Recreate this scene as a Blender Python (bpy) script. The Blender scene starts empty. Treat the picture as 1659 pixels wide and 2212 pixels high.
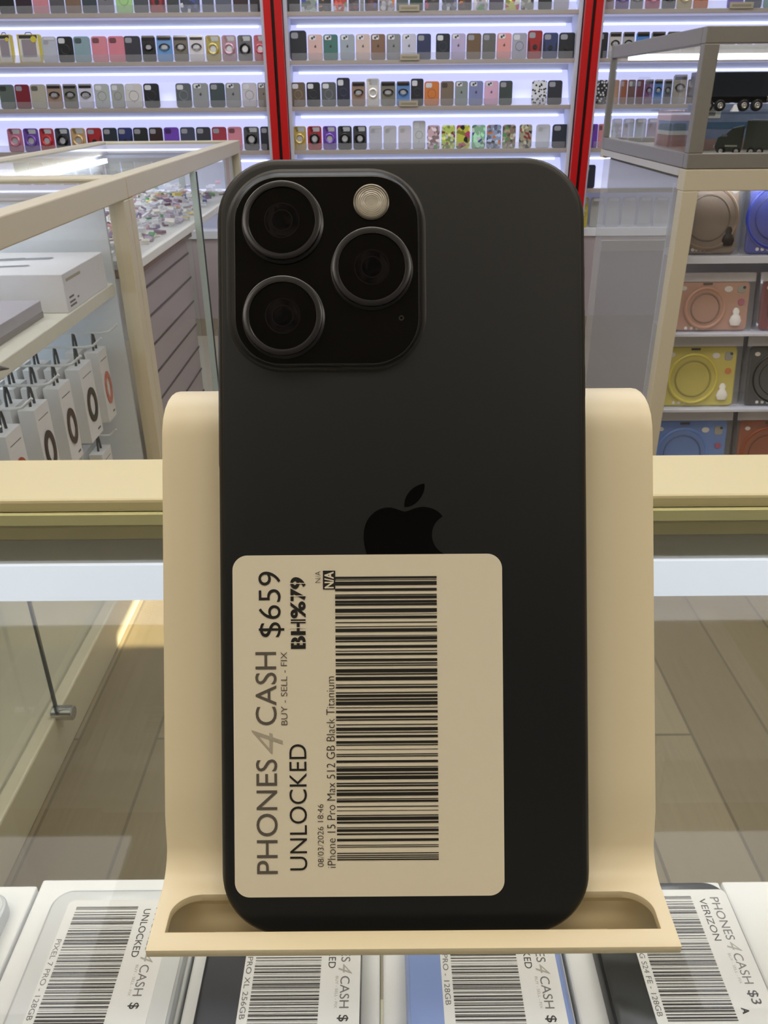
import bpy, bmesh, math, random
from mathutils import Vector, Matrix
random.seed(7)
S = bpy.context.scene
COL = S.collection
# ------------------------------------------------------------------ camera
CAM = Vector((0, 0, 1.117)); F = 1740.0; PX, PY = 829.5, 1106.0
TH = math.atan(900 / F); cT, sT = math.cos(TH), math.sin(TH); ROLL = math.radians(-0.45)
R0 = Vector((1, 0, 0)); U0 = Vector((0, sT, cT)); FW = Vector((0, cT, -sT))
R1 = R0 * math.cos(ROLL) + U0 * math.sin(ROLL); U1 = -R0 * math.sin(ROLL) + U0 * math.cos(ROLL)
cd = bpy.data.cameras.new('camera'); cam = bpy.data.objects.new('camera', cd); COL.objects.link(cam)
B0 = -FW
cam.matrix_world = Matrix(((R1.x, U1.x, B0.x, CAM.x), (R1.y, U1.y, B0.y, CAM.y), (R1.z, U1.z, B0.z, CAM.z), (0, 0, 0, 1)))
cd.sensor_fit = 'VERTICAL'; cd.sensor_height = 24; cd.lens = F / 2212 * 24
cd.clip_start = 0.01; cd.clip_end = 50
cd.dof.use_dof = True; cd.dof.focus_distance = 0.1675; cd.dof.aperture_fstop = cd.lens / 0.20
S.camera = cam
S.view_settings.view_transform = 'Standard'; S.view_settings.look = 'None'
S.view_settings.gamma = 1; S.view_settings.use_curve_mapping = False
S.view_settings.exposure = 0.0
S.cycles.transparent_max_bounces = 40
S.cycles.max_bounces = 10
S.cycles.caustics_reflective = False; S.cycles.caustics_refractive = False
S.cycles.sample_clamp_indirect = 4.0
# ------------------------------------------------------------------ world and lights
W = bpy.data.worlds.new('world'); S.world = W; W.use_nodes = True
W.node_tree.nodes['Background'].inputs[0].default_value = (0.75, 0.82, 0.9, 1)
W.node_tree.nodes['Background'].inputs[1].default_value = 1.0
K_PANEL = 6.5      # ceiling panels
K_STRIP = 2.7      # shelf strips
K_WARM = 6.4
sd = bpy.data.lights.new('sun', 'SUN'); sd.energy = 14; sd.angle = 0.006; sd.color = (1, 0.86, 0.6)
sun = bpy.data.objects.new('sun', sd); COL.objects.link(sun)
sun.rotation_euler = Vector((1, 0, 0.78)).to_track_quat('Z', 'Y').to_euler()

# ------------------------------------------------------------------ helpers
def ray(px, py): return R1 * ((px - PX) / F) - U1 * ((py - PY) / F) + FW
def atY(px, py, Y): d = ray(px, py); return CAM + d * (Y / d.y)
def atZ(px, py, z): d = ray(px, py); return CAM + d * ((z - CAM.z) / d.z)
def atX(px, py, X): d = ray(px, py); return CAM + d * (X / d.x)
D0 = 0.1675
def ph(px, py, h=0.0):                       # point on the leaning phone's plane, in its own frame
    d = ray(px, py) * (D0 - h); return d.dot(R0), d.dot(U0)

def lin(c):
    if isinstance(c, str): c = tuple(int(c[i:i + 2], 16) for i in (0, 2, 4))
    return tuple(((v / 255) / 12.92 if v / 255 <= .04045 else ((v / 255 + .055) / 1.055) ** 2.4) for v in c)
MATS = {}
def mat(c, rough=.5, metal=0, alpha=1, emit=0, noise=.04, scale=60, bump=0, spec=.5, name=None, coat=0):
    key = (c, rough, metal, alpha, emit, noise, scale, bump, spec, coat)
    if key in MATS: return MATS[key]
    m = bpy.data.materials.new(name or 'surface_' + str(c)); m.use_nodes = True
    nt = m.node_tree; b = nt.nodes['Principled BSDF']; L = lin(c)
    b.inputs['Roughness'].default_value = rough; b.inputs['Metallic'].default_value = metal
    b.inputs['Alpha'].default_value = alpha; b.inputs['Specular IOR Level'].default_value = spec
    b.inputs['Coat Weight'].default_value = coat; b.inputs['Coat Roughness'].default_value = .05
    if emit:
        b.inputs['Emission Color'].default_value = (*L, 1); b.inputs['Emission Strength'].default_value = emit
    tc = nt.nodes.new('ShaderNodeTexCoord'); n = nt.nodes.new('ShaderNodeTexNoise'); n.inputs['Scale'].default_value = scale
    nt.links.new(tc.outputs['Object'], n.inputs['Vector'])
    mx = nt.nodes.new('ShaderNodeMix'); mx.data_type = 'RGBA'
    mx.inputs[6].default_value = (*[v * (1 - noise) for v in L], 1); mx.inputs[7].default_value = (*[min(1, v * (1 + noise)) for v in L], 1)
    nt.links.new(n.outputs['Fac'], mx.inputs[0]); nt.links.new(mx.outputs[2], b.inputs['Base Color'])
    if bump:
        bp = nt.nodes.new('ShaderNodeBump'); bp.inputs['Strength'].default_value = bump; bp.inputs['Distance'].default_value = .0005
        nt.links.new(n.outputs['Fac'], bp.inputs['Height']); nt.links.new(bp.outputs[0], b.inputs['Normal'])
    MATS[key] = m; return m
def glass(tint=(.93, .97, .96), k=1.0, name='clear_glass', milk=0):
    key = ('glass', tint, k, milk)
    if key in MATS: return MATS[key]
    m = bpy.data.materials.new(name); m.use_nodes = True; nt = m.node_tree; nt.nodes.clear()
    o = nt.nodes.new('ShaderNodeOutputMaterial'); t = nt.nodes.new('ShaderNodeBsdfTransparent'); g = nt.nodes.new('ShaderNodeBsdfGlossy')
    t.inputs[0].default_value = (*tint, 1); g.inputs['Roughness'].default_value = .02
    fr = nt.nodes.new('ShaderNodeFresnel'); fr.inputs[0].default_value = 1.45
    mu = nt.nodes.new('ShaderNodeMath'); mu.operation = 'MULTIPLY'; mu.inputs[1].default_value = k
    mu.use_clamp = True
    mx = nt.nodes.new('ShaderNodeMixShader')
    ge = nt.nodes.new('ShaderNodeNewGeometry'); inv_ = nt.nodes.new('ShaderNodeMath'); inv_.operation = 'SUBTRACT'; inv_.inputs[0].default_value = 1
    m3 = nt.nodes.new('ShaderNodeMath'); m3.operation = 'MULTIPLY'
    nt.links.new(ge.outputs['Backfacing'], inv_.inputs[1]); nt.links.new(fr.outputs[0], mu.inputs[0])
    nt.links.new(mu.outputs[0], m3.inputs[0]); nt.links.new(inv_.outputs[0], m3.inputs[1]); nt.links.new(m3.outputs[0], mx.inputs[0])
    nt.links.new(t.outputs[0], mx.inputs[1]); nt.links.new(g.outputs[0], mx.inputs[2])
    out = mx
    if milk:
        df = nt.nodes.new('ShaderNodeBsdfDiffuse'); df.inputs[0].default_value = (.85, .87, .9, 1)
        m2 = nt.nodes.new('ShaderNodeMixShader'); m2.inputs[0].default_value = milk
        nt.links.new(mx.outputs[0], m2.inputs[1]); nt.links.new(df.outputs[0], m2.inputs[2]); out = m2
    nt.links.new(out.outputs[0], o.inputs[0]); MATS[key] = m; return m

class MB:
    def __init__(s): s.v = []; s.f = []
    def add(s, vs, fs, M=None):
        n = len(s.v); s.v += [tuple(M @ Vector(p)) if M else tuple(p) for p in vs]; s.f += [[n + i for i in f] for f in fs]; return s
    def box(s, x0, x1, y0, y1, z0, z1, M=None):
        vs = [(x, y, z) for x in (x0, x1) for y in (y0, y1) for z in (z0, z1)]
        return s.add(vs, [(0, 1, 3, 2), (4, 6, 7, 5), (0, 4, 5, 1), (2, 3, 7, 6), (0, 2, 6, 4), (1, 5, 7, 3)], M)
    def loft(s, rings, cap=True, M=None):
        n = len(rings[0]); vs = [p for r in rings for p in r]; fs = []
        for k in range(len(rings) - 1):
            for i in range(n):
                j = (i + 1) % n; fs.append((k * n + i, k * n + j, (k + 1) * n + j, (k + 1) * n + i))
        if cap: fs.append(tuple(range(n - 1, -1, -1))); fs.append(tuple((len(rings) - 1) * n + i for i in range(n)))
        return s.add(vs, fs, M)
    def lathe(s, prof, n=32, M=None, cap=True):            # prof: (radius, height) about local z
        return s.loft([[(r * math.cos(a), r * math.sin(a), h) for a in (2 * math.pi * i / n for i in range(n))] for r, h in prof], cap, M)
    def tube(s, pts, r, n=8, M=None):
        rings = []
        for i, p in enumerate(pts):
            p = Vector(p); d = (Vector(pts[min(i + 1, len(pts) - 1)]) - Vector(pts[max(i - 1, 0)])).normalized()
            a = d.orthogonal().normalized() if i == 0 else (prev - d * prev.dot(d)).normalized()
            prev = a; b = d.cross(a); rr = r[i] if isinstance(r, (list, tuple)) else r
            rings.append([tuple(p + (a * math.cos(t) + b * math.sin(t)) * rr) for t in (2 * math.pi * k / n for k in range(n))])
        return s.loft(rings, True, M)
    def build(s, name, m, parent=None, smooth=False, bevel=0, M=None, seg=2, recalc=True):
        me = bpy.data.meshes.new(name); me.from_pydata(s.v, [], s.f); me.update()
        if recalc: bm = bmesh.new(); bm.from_mesh(me); bmesh.ops.recalc_face_normals(bm, faces=bm.faces); bm.to_mesh(me); bm.free()
        me.materials.append(m)
        o = bpy.data.objects.new(name, me); COL.objects.link(o)
        if parent: o.parent = parent
        if M: o.matrix_local = M
        if smooth:
            for p in me.polygons: p.use_smooth = True
            me.set_sharp_from_angle(angle=math.radians(35))
        if bevel:
            b = o.modifiers.new('bevel', 'BEVEL'); b.width = bevel; b.segments = seg; b.limit_method = 'ANGLE'
        return o
def rr(w, h, r, n=6, cx=0, cy=0):
    r = max(1e-6, min(r, w / 2, h / 2)); out = []
    for (sx, sy, a0) in ((1, 1, 0), (-1, 1, 90), (-1, -1, 180), (1, -1, 270)):
        for i in range(n + 1):
            a = math.radians(a0 + 90 * i / n)
            out.append((cx + sx * (w / 2 - r) + r * math.cos(a), cy + sy * (h / 2 - r) + r * math.sin(a)))
    return out
# slab facing -Y (for things that stand): outline in XZ
def slabF(mb, cx, cz, w, h, r, y0, y1, b=0, n=5, M=None):
    R = lambda i, y: [(x, y, z) for x, z in rr(w - 2 * i, h - 2 * i, r - i, n, cx, cz)]
    mb.loft([R(b, y0), R(0, y0 + b), R(0, y1 - b), R(b, y1)] if b else [R(0, y0), R(0, y1)], True, M); return mb
# slab facing +Z (for things that lie, and for the phone's own frame)
def slabZ(mb, cx, cy, w, h, r, z0, z1, b=0, n=8, M=None):
    R = lambda i, z: [(x, y, z) for x, y in rr(w - 2 * i, h - 2 * i, r - i, n, cx, cy)]
    mb.loft([R(0, z0), R(0, z1 - b), R(b * .3, z1 - b * .3), R(b, z1)] if b else [R(0, z0), R(0, z1)], True, M); return mb
def tag(o, label=None, cat=None, group=None, kind=None):
    if label: o['label'] = label
    if cat: o['category'] = cat
    if group: o['group'] = group
    if kind: o['kind'] = kind
    return o
def thing(name, loc, label, cat, group=None, rot=None, M=None):
    o = bpy.data.objects.new(name, None); COL.objects.link(o); o.empty_display_size = .02
    if M: o.matrix_world = M
    else:
        o.location = loc
        if rot: o.rotation_euler = rot
    return tag(o, label, cat, group)
def struct(name, mb, m, **k): return tag(mb.build(name, m, **k), kind='structure')
# lettering: glyph outlines from the built-in font, fitted to a box. U = reading direction, V = glyph up
def glyphs(mb, s, org, U, V, w, h, bold=0.0, lift=(0, 0, 0), shear=0, base=False):
    cu = bpy.data.curves.new('t', 'FONT'); cu.body = s; cu.offset = bold; cu.resolution_u = 5; cu.shear = shear
    ob = bpy.data.objects.new('t', cu); COL.objects.link(ob)
    dg = bpy.context.evaluated_depsgraph_get(); dg.update()
    me = bpy.data.meshes.new_from_object(ob.evaluated_get(dg))
    xs = [v.co.x for v in me.vertices]; ys = [v.co.y for v in me.vertices]
    x0, x1 = min(xs), max(xs); y0, y1 = min(ys), max(ys)
    if base: y0, y1 = 0.0, .72
    org, U, V, lift = map(Vector, (org, U, V, lift))
    mb.add([org + U * ((v.co.x - x0) / (x1 - x0) * w) + V * ((v.co.y - y0) / (y1 - y0) * h) + lift for v in me.vertices], [tuple(p.vertices) for p in me.polygons])
    bpy.data.objects.remove(ob); bpy.data.meshes.remove(me); bpy.data.curves.remove(cu)
def quad(mb, org, U, V, u0, u1, v0, v1, lift):
    org, U, V, lift = map(Vector, (org, U, V, lift))
    mb.add([org + U * a + V * b + lift for a, b in ((u0, v0), (u1, v0), (u1, v1), (u0, v1))], [(0, 1, 2, 3)])

CREAM = mat('cfc6ad', .45, name='cream_powder_coat', noise=.01)
CREAMC = mat('d0c59c', .35, name='cream_counter_frame', noise=.01)
WHITE = mat('e8ebf0', .5, name='white_laminate', noise=.01)
GLASS = glass((.985, .99, .992), .8); GLASST = glass((.985, .99, .985), .42, 'counter_glass')
EDGE = mat('9fb8b0', .2, alpha=.7, name='glass_edge')
BLACK = mat('0c0c0e', .35, name='black_plastic')
CHROME = mat('c8c8c8', .2, 1, name='chrome')
STRIPM = mat('e4edff', .5, emit=K_STRIP, name='cool_light_strip')

# ------------------------------------------------------------------ setting
XL, XR, YF, YB, ZC = -2.4, 2.9, -2.6, 5.0, 3.0
def floor_mat():
    m = bpy.data.materials.new('wood_plank_floor'); m.use_nodes = True; nt = m.node_tree; b = nt.nodes['Principled BSDF']
    tc = nt.nodes.new('ShaderNodeTexCoord'); mp = nt.nodes.new('ShaderNodeMapping'); mp.inputs['Rotation'].default_value = (0, 0, math.pi / 2)
    br = nt.nodes.new('ShaderNodeTexBrick'); br.inputs['Scale'].default_value = 1
    br.inputs['Brick Width'].default_value = 1.2; br.inputs['Row Height'].default_value = .15; br.inputs['Mortar Size'].default_value = .003
    br.inputs['Color1'].default_value = (*lin('9c8f76'), 1); br.inputs['Color2'].default_value = (*lin('877a62'), 1); br.inputs['Mortar'].default_value = (*lin('736753'), 1)
    n = nt.nodes.new('ShaderNodeTexNoise'); mp2 = nt.nodes.new('ShaderNodeMapping'); mp2.inputs['Scale'].default_value = (30, 1.5, 1)
    mx = nt.nodes.new('ShaderNodeMix'); mx.data_type = 'RGBA'; mx.blend_type = 'MULTIPLY'; mx.inputs[0].default_value = .5
    rp = nt.nodes.new('ShaderNodeValToRGB'); rp.color_ramp.elements[0].color = (.62, .6, .56, 1); rp.color_ramp.elements[1].color = (1, 1, 1, 1)
    for a, c in ((tc.outputs['Object'], mp.inputs[0]), (mp.outputs[0], br.inputs[0]), (tc.outputs['Object'], mp2.inputs[0]), (mp2.outputs[0], n.inputs[0]),
                 (n.outputs['Fac'], rp.inputs[0]), (br.outputs['Color'], mx.inputs[6]), (rp.outputs[0], mx.inputs[7]), (mx.outputs[2], b.inputs['Base Color'])): nt.links.new(a, c)
    b.inputs['Roughness'].default_value = .45
    return m
struct('floor', MB().box(XL, XR, YF, YB, -.1, 0), floor_mat())
def ceil_mat():
    m = mat('d9d6cc', .8, noise=.02, name='ceiling_tile'); return m
PAN = [(x, y) for x in (-1.45, .0, 1.45) for y in (-1.6, .0, 1.6, 3.4) if not (x == 0 and y == -1.6)]
struct('ceiling', MB().box(XL, XR, YF, YB, ZC, ZC + .1), ceil_mat())
wm = mat('b9b4aa', .8, name='painted_wall')
struct('wall_left', MB().box(XL - .1, XL, YF, YB, 0, ZC), wm)
struct('wall_back', MB().box(XL, XR, YB, YB + .1, 0, ZC), wm)
struct('wall_front', MB().box(XL, XR, YF - .1, YF, 0, ZC), mat('5a5650', .8, name='dark_front_wall'))
# right wall with an unseen opening added to shape the sun patch
wy0, wy1, wz0, wz1 = 1.50, 1.82, 2.05, 2.84
mb = MB(); mb.box(XR, XR + .1, YF, wy0, 0, ZC).box(XR, XR + .1, wy1, YB, 0, ZC).box(XR, XR + .1, wy0, wy1, 0, wz0).box(XR, XR + .1, wy0, wy1, wz1, ZC)
struct('wall_right', mb, wm)
mb = MB()
for a in ((wy0 - .03, wy0, wz0 - .03, wz1 + .03), (wy1, wy1 + .03, wz0 - .03, wz1 + .03), (wy0, wy1, wz0 - .03, wz0), (wy0, wy1, wz1, wz1 + .03)):
    mb.box(XR - .015, XR, a[0], a[1], a[2], a[3])
struct('added_sun_opening', mb, WHITE)
for i, (x, y) in enumerate(PAN):
    t = thing('ceiling_light', (x, y, ZC), 'flat oblong light panel in the shop ceiling', 'ceiling light', 'ceiling light panels')
    MB().box(-.62, .62, -.31, .31, -.02, 0).build('light_frame', WHITE, t)
    MB().box(-.60, .60, -.29, .29, -.026, -.02).build('diffuser', mat('fff3e0' if y < 1 else 'f6f8ff', .5, emit=(K_WARM if y < 1 else K_PANEL) * .9, name='panel_diffuser'), t)

# ------------------------------------------------------------------ wall display unit
YS, YW = 4.55, 4.70                      # shelf front, back panel
ROW = [(24, 34), (130, 139), (230, 239), (324, 333), (412, 421), (497, 514)]
ZT = [atY(760, a, YS).z for a, b in ROW]; ZB = [atY(760, b, YS).z for a, b in ROW]
ZL = [atY(760, y, YW - .01).z for y in (-48, 56, 157, 252, 346, 436)]
pl = lambda x, y: atY(x, y, YS - .05)
P1 = (pl(567, 0).x, pl(607, 0).x); P2 = (pl(1267, 0).x, pl(1305, 0).x)
BAYS = [('left', XL + .02, P1[0] - .002), ('middle', P1[1] + .002, P2[0] - .002), ('right', P2[1] + .002, XR - .02)]
ztop = 2.15; zbase = ZT[5]
SHELF = mat('b3aaa2', .5, name='greige_shelf_board')
WB = mat('dde3f2', .55, name='white_back_panel', noise=.01)
LAV = mat('b9aeb0', .5, name='mauve_laminate', noise=.02)
for bi, (bn, x0, x1) in enumerate(BAYS):
    t = thing('wall_shelving', ((x0 + x1) / 2, YS, 0), f'white backlit wall shelving, {bn} bay, with rows of phone cases', 'shelving', None)
    cx = (x0 + x1) / 2; h = (x1 - x0) / 2
    MB().box(-h, h, .15, .17, 0, ztop).build('back_panel', WB, t)
    for s in (-1, 1):
        MB().box(*( (-h, -h + .018) if s < 0 else (h - .018, h)), 0, .15, 0, ztop).build('side_panel', WB, t)
    for r in range(6):
        MB().box(-h + .018, h - .018, 0, .15, ZB[r], ZT[r]).build('shelf_board', SHELF if r < 5 else WHITE, t, bevel=.001)
        if r == 5: continue
        MB().box(-h + .05, h - .05, .142, .15, ZL[r] - .004, ZL[r] + .004).build('light_strip', STRIPM, t)
        MB().add([(-h + .02, .03, ZB[r]), (h - .02, .03, ZB[r]), (h - .02, .149, ZL[r] + .006), (-h + .02, .149, ZL[r] + .006), (-h + .02, .149, ZB[r]), (h - .02, .149, ZB[r])], [(0, 1, 2, 3), (2, 3, 4, 5), (0, 3, 4), (1, 5, 2), (0, 4, 5, 1)]).build('light_diffuser', mat('c8cdf2', .5, emit=.75, name='lavender_diffuser'), t)
        if r < 4:
            MB().box(-h + .03, h - .03, .002, .004, ZT[r], ZT[r] + .032).build('glass_lip', glass((.9, .9, .92), 1, 'lip_glass', .12), t)
    MB().box(-h + .018, h - .018, .01, .03, 0, ZB[5]).build('base_panel', LAV, t)
    MB().box(-h, h, 0, .17, ztop, ztop + .02).build('top_board', WHITE, t)
RED = mat('c40a0c', .35, name='red_gloss_panel')
for k, (a, b) in enumerate((P1, P2)):
    t = thing('red_pillar', ((a + b) / 2, YS - .05, 0), ('tall red two-panel pillar between left and middle shelving bays' if k == 0 else 'tall red two-panel pillar between middle and right shelving bays'), 'pillar', None)
    w = (b - a) / 2
    MB().box(-w, -.008, 0, .03, 0, ztop + .05).build('red_panel', RED, t, bevel=.001)
    MB().box(.008, w, 0, .03, 0, ztop + .05).build('red_panel', RED, t, bevel=.001)
    MB().box(-.008, .008, .02, .05, 0, ztop + .05).build('black_seam', BLACK, t)

# ---- phone cases. Each entry: x0-x1, kind, colour hex, colour words
# kinds: p plain, l emblem, m magnet ring, f foil-top with ring, r ring stand on tinted shell, a armoured, c clear, t patterned, k boxed pack
ROWS = {
 (0, 0): "0 33 p 15171a black|36 71 p 2c1c28 plum|73 107 p d58c98 pink|109 141 p 57545a charcoal|143 177 p 7c6350 brown|179 211 p 36424a slate-blue|213 248 l 77757c grey|252 288 m a9d690 lime|290 322 p 4c5058 steel|324 358 a a03038 red|361 388 p 3c4042 graphite|390 433 t 3a4468 navy-and-white|437 463 p 50545e blue-grey|466 501 p 5a5f70 slate|504 537 p 331a20 maroon|540 568 p 221a20 near-black",
 (0, 1): "618 649 p 2c2c2c black|651 685 t 8c9a90 black-and-pale-green|688 716 t 2a2c30 black-lettered|720 750 t b33a30 red-and-black|753 776 t 3a3236 dark marbled|778 786 p 8a8c88 grey|788 817 t 4a2228 dark red|819 853 t 8f8c90 white-and-black|856 882 p 5c6462 grey-green|885 914 p 223c30 dark green|917 949 t 3a3438 dark speckled|954 987 t 6c7080 slate patterned|989 1019 t 3e2a2a dark brown|1022 1054 t b8b4bc black-and-white striped|1056 1088 p 4c4454 purple-grey|1091 1122 t c8cc60 yellow patterned|1125 1153 t 8a8c84 grey patterned|1162 1192 p 16181a black|1196 1229 p b4b4c0 pale lilac",
 (0, 2): "1304 1326 r 9a8088 mauve|1329 1358 r 6a5090 purple|1361 1389 r 7c7c80 grey|1393 1425 r b05a78 rose|1429 1459 r 5a5a60 dark grey|1461 1494 r b8a878 gold|1497 1529 m c46a30 orange|1570 1605 p 6a50b0 violet|1608 1645 p 33405c navy|1648 1690 p 78a0a0 teal",
 (1, 0): "0 31 k d8c83c yellow-edged|43 93 k d8c83c yellow-edged|95 127 c c8ccd2 clear|128 162 m 17191c black|163 199 p 8ca8b0 pale blue|201 236 p dc8c9a pink|237 274 p da8494 rose|271 307 p 32323c charcoal|309 339 f 22242c black|341 375 f 6a9ad0 sky blue|377 409 f 706a60 taupe|411 443 f dcd8da white|446 479 r b0a05c gold|481 513 r b08a98 rose|515 547 r 606062 smoke|550 577 r c0606c red",
 (1, 1): "627 664 p 20242a black|666 698 l d8b4ac peach|699 731 l 3c7068 green|735 767 l a0aab4 silver|769 800 l d2bcb2 shell pink|801 833 l 80604c brown|835 866 l 888a8c grey|868 899 l c8c8d8 lilac white|900 931 p 2c3458 navy|941 972 m 18202a black|974 1005 l bcb0d4 lavender|1007 1039 p 70583e brown|1041 1070 p 64645e olive grey|1072 1104 l e09a98 pink|1105 1137 m a8a8b8 blue-edged clear|1138 1170 a a02024 red|1171 1204 a 303c6a navy|1205 1241 a 181c22 black",
 (1, 2): "1290 1311 p 1c1e24 black|1313 1340 f d0ccc4 white|1342 1368 f a8a8a4 grey|1371 1400 f 4c84c8 blue|1403 1434 f 8c8c90 silver|1437 1466 f 6a6a70 smoke|1480 1512 p 90746c brown|1516 1548 f a0a0a8 pale grey|1552 1585 p 3a4048 slate|1590 1622 f 7c90b0 steel blue|1628 1660 c c0c4cc clear",
 (2, 0): "3 36 p 606c66 grey-green|37 69 p 7c1828 dark red|70 104 p b4b0a0 beige|105 138 f a08878 bronze|140 171 f 7c7c74 olive grey|173 205 f d4d4e4 white|207 240 m b4bab8 clear|243 272 m a8aca8 faint clear|273 311 m d4d2d0 white|313 347 m 14181e black|382 416 m 5a6064 grey|418 453 l 94989a clear grey|455 488 p 3a484c dark slate|489 522 l 8c8e90 frosted grey|524 557 m cccad0 white|558 584 l 847a70 taupe",
 (2, 1): "630 661 m 6c5c48 brown|663 693 m 181a20 black|695 727 m 565a5c grey|728 757 m 1c2238 navy|760 790 f 967c6c bronze|792 820 r d8d4cc gold-popped clear|822 855 f 7c7a6c olive|856 886 f 5c88c0 blue|887 915 m 16161e black|916 949 m d07a34 orange|951 980 p 7a6a5a brown|982 1010 l 8a9494 grey|1012 1043 l 8088b4 lilac blue|1045 1076 l dcb0cc pink|1077 1106 p 3a4644 dark green|1147 1180 t e4e6ec white black-spotted|1181 1213 p 262a34 black",
 (2, 2): "1283 1311 t 202226 black white-dotted|1315 1335 p b48c70 tan|1337 1352 p 7c4c34 brown|1354 1370 p 323c48 slate|1372 1388 p 6a3440 maroon|1390 1408 f 805880 purple|1410 1428 f 5078b0 blue|1431 1448 f 60646c smoke|1450 1480 f 9c968c beige|1482 1500 p 5a3c3c brown-red|1505 1540 p 2c3038 charcoal|1545 1580 p 70605c taupe|1585 1620 p 22262e black|1625 1660 p 803038 red",
 (3, 0): "21 53 r c07890 pink|55 88 r 7050a8 purple|90 121 r b83840 red|123 155 r 40444e black|157 189 r c0a070 gold|191 224 a a82028 red|226 257 p 1c2a34 dark teal|258 290 a 24306a navy|291 323 p 161c22 black|325 355 p 2c1418 dark maroon|357 390 p 7040b8 violet|392 424 p 3c4258 slate|426 458 p 2e323c charcoal|460 492 p a03040 red|494 525 p d48898 pink|528 562 r 505458 smoke|564 592 p 161c28 black",
 (3, 1): "634 663 r c0a85c gold|665 696 r b03038 red|698 728 r 7450b0 purple|730 761 r 34363a black|763 793 r 46484c smoke-black|797 826 c ccccd0 clear|828 857 c d0d0d0 frosted clear|860 889 c d8d4d4 milky clear|891 919 m c8ccd0 clear|922 950 t d8b8c0 pale pink|953 983 t c0d870 lime-and-pink|985 1015 t c8cc50 yellow-green|1018 1048 t 90c8a0 green-and-orange|1050 1082 t 98a8c8 blue-and-magenta|1084 1113 t 8c7c68 brown|1120 1148 t a8a488 straw-and-blue|1156 1187 c d4d8dc clear|1191 1226 p 202838 navy",
 (3, 2): "1272 1289 p 7038b0 violet|1290 1305 p d88c94 pink|1318 1340 c b8bcc0 clear|1342 1366 c b0b4bc frosted clear|1368 1392 c a8acb0 smoky clear|1394 1416 c a09098 rosy clear|1418 1442 c b4a8ac pale clear|1444 1470 p 70584c brown",
 (4, 2): "1255 1284 p 1c2238 navy|1320 1350 c c4c4bc clear|1356 1386 c c0bfb6 cloudy clear|1392 1422 c bcbab4 dull clear",
 (5, 2): "1240 1268 r c8b850 yellow|1272 1302 c c0c0b8 clear|1306 1336 c bcbab0 cloudy clear|1340 1370 c c2c0b6 dull clear|1374 1404 c b8b6b0 pale clear|1408 1440 c bebcb4 milky clear",
}
TOPY = {0: -32, 1: 74, 2: 177, 3: 272, 4: 360, 5: 430}
SPEC = {(1, 1, 627): 65, (2, 1, 728): 168, (2, 1, 792): 170, (2, 1, 887): 171, (3, 1, 891): 262, (1, 0, 0): 62, (1, 0, 43): 62, (1, 1, 1138): 69, (2, 2, 1450): 167}
KW = {'p': 'plain phone case', 'l': 'glossy phone case with emblem', 'm': 'phone case with magnet ring', 'f': 'foil-topped phone case with ring', 'r': 'ring-stand phone case',
      'a': 'armoured phone case', 'c': 'phone case in clear sleeve', 't': 'patterned phone case', 'k': 'boxed phone case with window'}
ORD = ['top', 'second', 'third', 'fourth', 'fifth', 'lowest']
FOIL = mat('b8bac0', .12, 1, name='silver_foil'); DARKFOIL = mat('3a3a40', .2, .8, name='dark_foil')
HOLE = {}
def shade(hexc, k):
    return '%02x%02x%02x' % tuple(max(0, min(255, int(int(hexc[i:i + 2], 16) * k + (255 * (k - 1) * .4 if k > 1 else 0)))) for i in (0, 2, 4))
def torus(mb, R, r, cx, cz, y, n=24, m=8, sq=1):
    rings = []
    for i in range(n):
        a = 2 * math.pi * i / n
        rings.append([(cx + (R + r * math.cos(b)) * math.cos(a) * sq, y + r * math.sin(b), cz + (R + r * math.cos(b)) * math.sin(a)) for b in (2 * math.pi * k / m for k in range(m))])
    rings.append(rings[0]); mb.loft(rings, False)
def disc(mb, cx, cz, R, y0, y1, n=24, sx=1):
    mb.loft([[(cx + R * sx * math.cos(a), y, cz + R * math.sin(a)) for a in (2 * math.pi * i / n for i in range(n))] for y in (y0, y1)])
def spots_mat(c, k):
    key = ('sp', c, k)
    if key in MATS: return MATS[key]
    m = bpy.data.materials.new('printed_case'); m.use_nodes = True; nt = m.node_tree; b = nt.nodes['Principled BSDF']
    tc = nt.nodes.new('ShaderNodeTexCoord'); v = nt.nodes.new('ShaderNodeTexVoronoi'); v.inputs['Scale'].default_value = 52 + k % 5 * 6
    mp = nt.nodes.new('ShaderNodeMapping'); mp.inputs['Location'].default_value = (k * .37, k * .11, k * .23)
    r = nt.nodes.new('ShaderNodeValToRGB'); L = lin(c)
    if k in (901, 902):
        dk = lin('16171c'); e = r.color_ramp.elements; r.color_ramp.interpolation = 'CONSTANT'
        A, Bc = (dk, L) if k == 901 else (lin('e0e2e6'), L)
        e[0].color = (*A, 1); e[1].color = (*Bc, 1); e[1].position = .38
        v.inputs['Scale'].default_value = 75; nt.links.new(v.outputs['Distance'], r.inputs[0])
    else:
        pal = [c, shade(c, .68), 'd8dcdc' if k % 2 else '1c1c20', shade(c, 1.2), ['c04068', '3c50a0', 'd88040', '50a060', '902830'][k % 5]]
        r.color_ramp.interpolation = 'CONSTANT'
        e = r.color_ramp.elements; e[0].color = (*lin(pal[0]), 1); e[1].color = (*lin(pal[4]), 1); e[1].position = .9
        for q, pz in ((1, .42), (2, .6), (3, .7)): ee = e.new(pz); ee.color = (*lin(pal[q]), 1)
        sp = nt.nodes.new('ShaderNodeSeparateColor'); nt.links.new(v.outputs['Color'], sp.inputs[0]); nt.links.new(sp.outputs[0], r.inputs[0])
    nt.links.new(tc.outputs['Object'], mp.inputs[0]); nt.links.new(mp.outputs[0], v.inputs[0]); nt.links.new(r.outputs[0], b.inputs['Base Color'])
    b.inputs['Roughness'].default_value = .3; MATS[key] = m; return m
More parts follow.
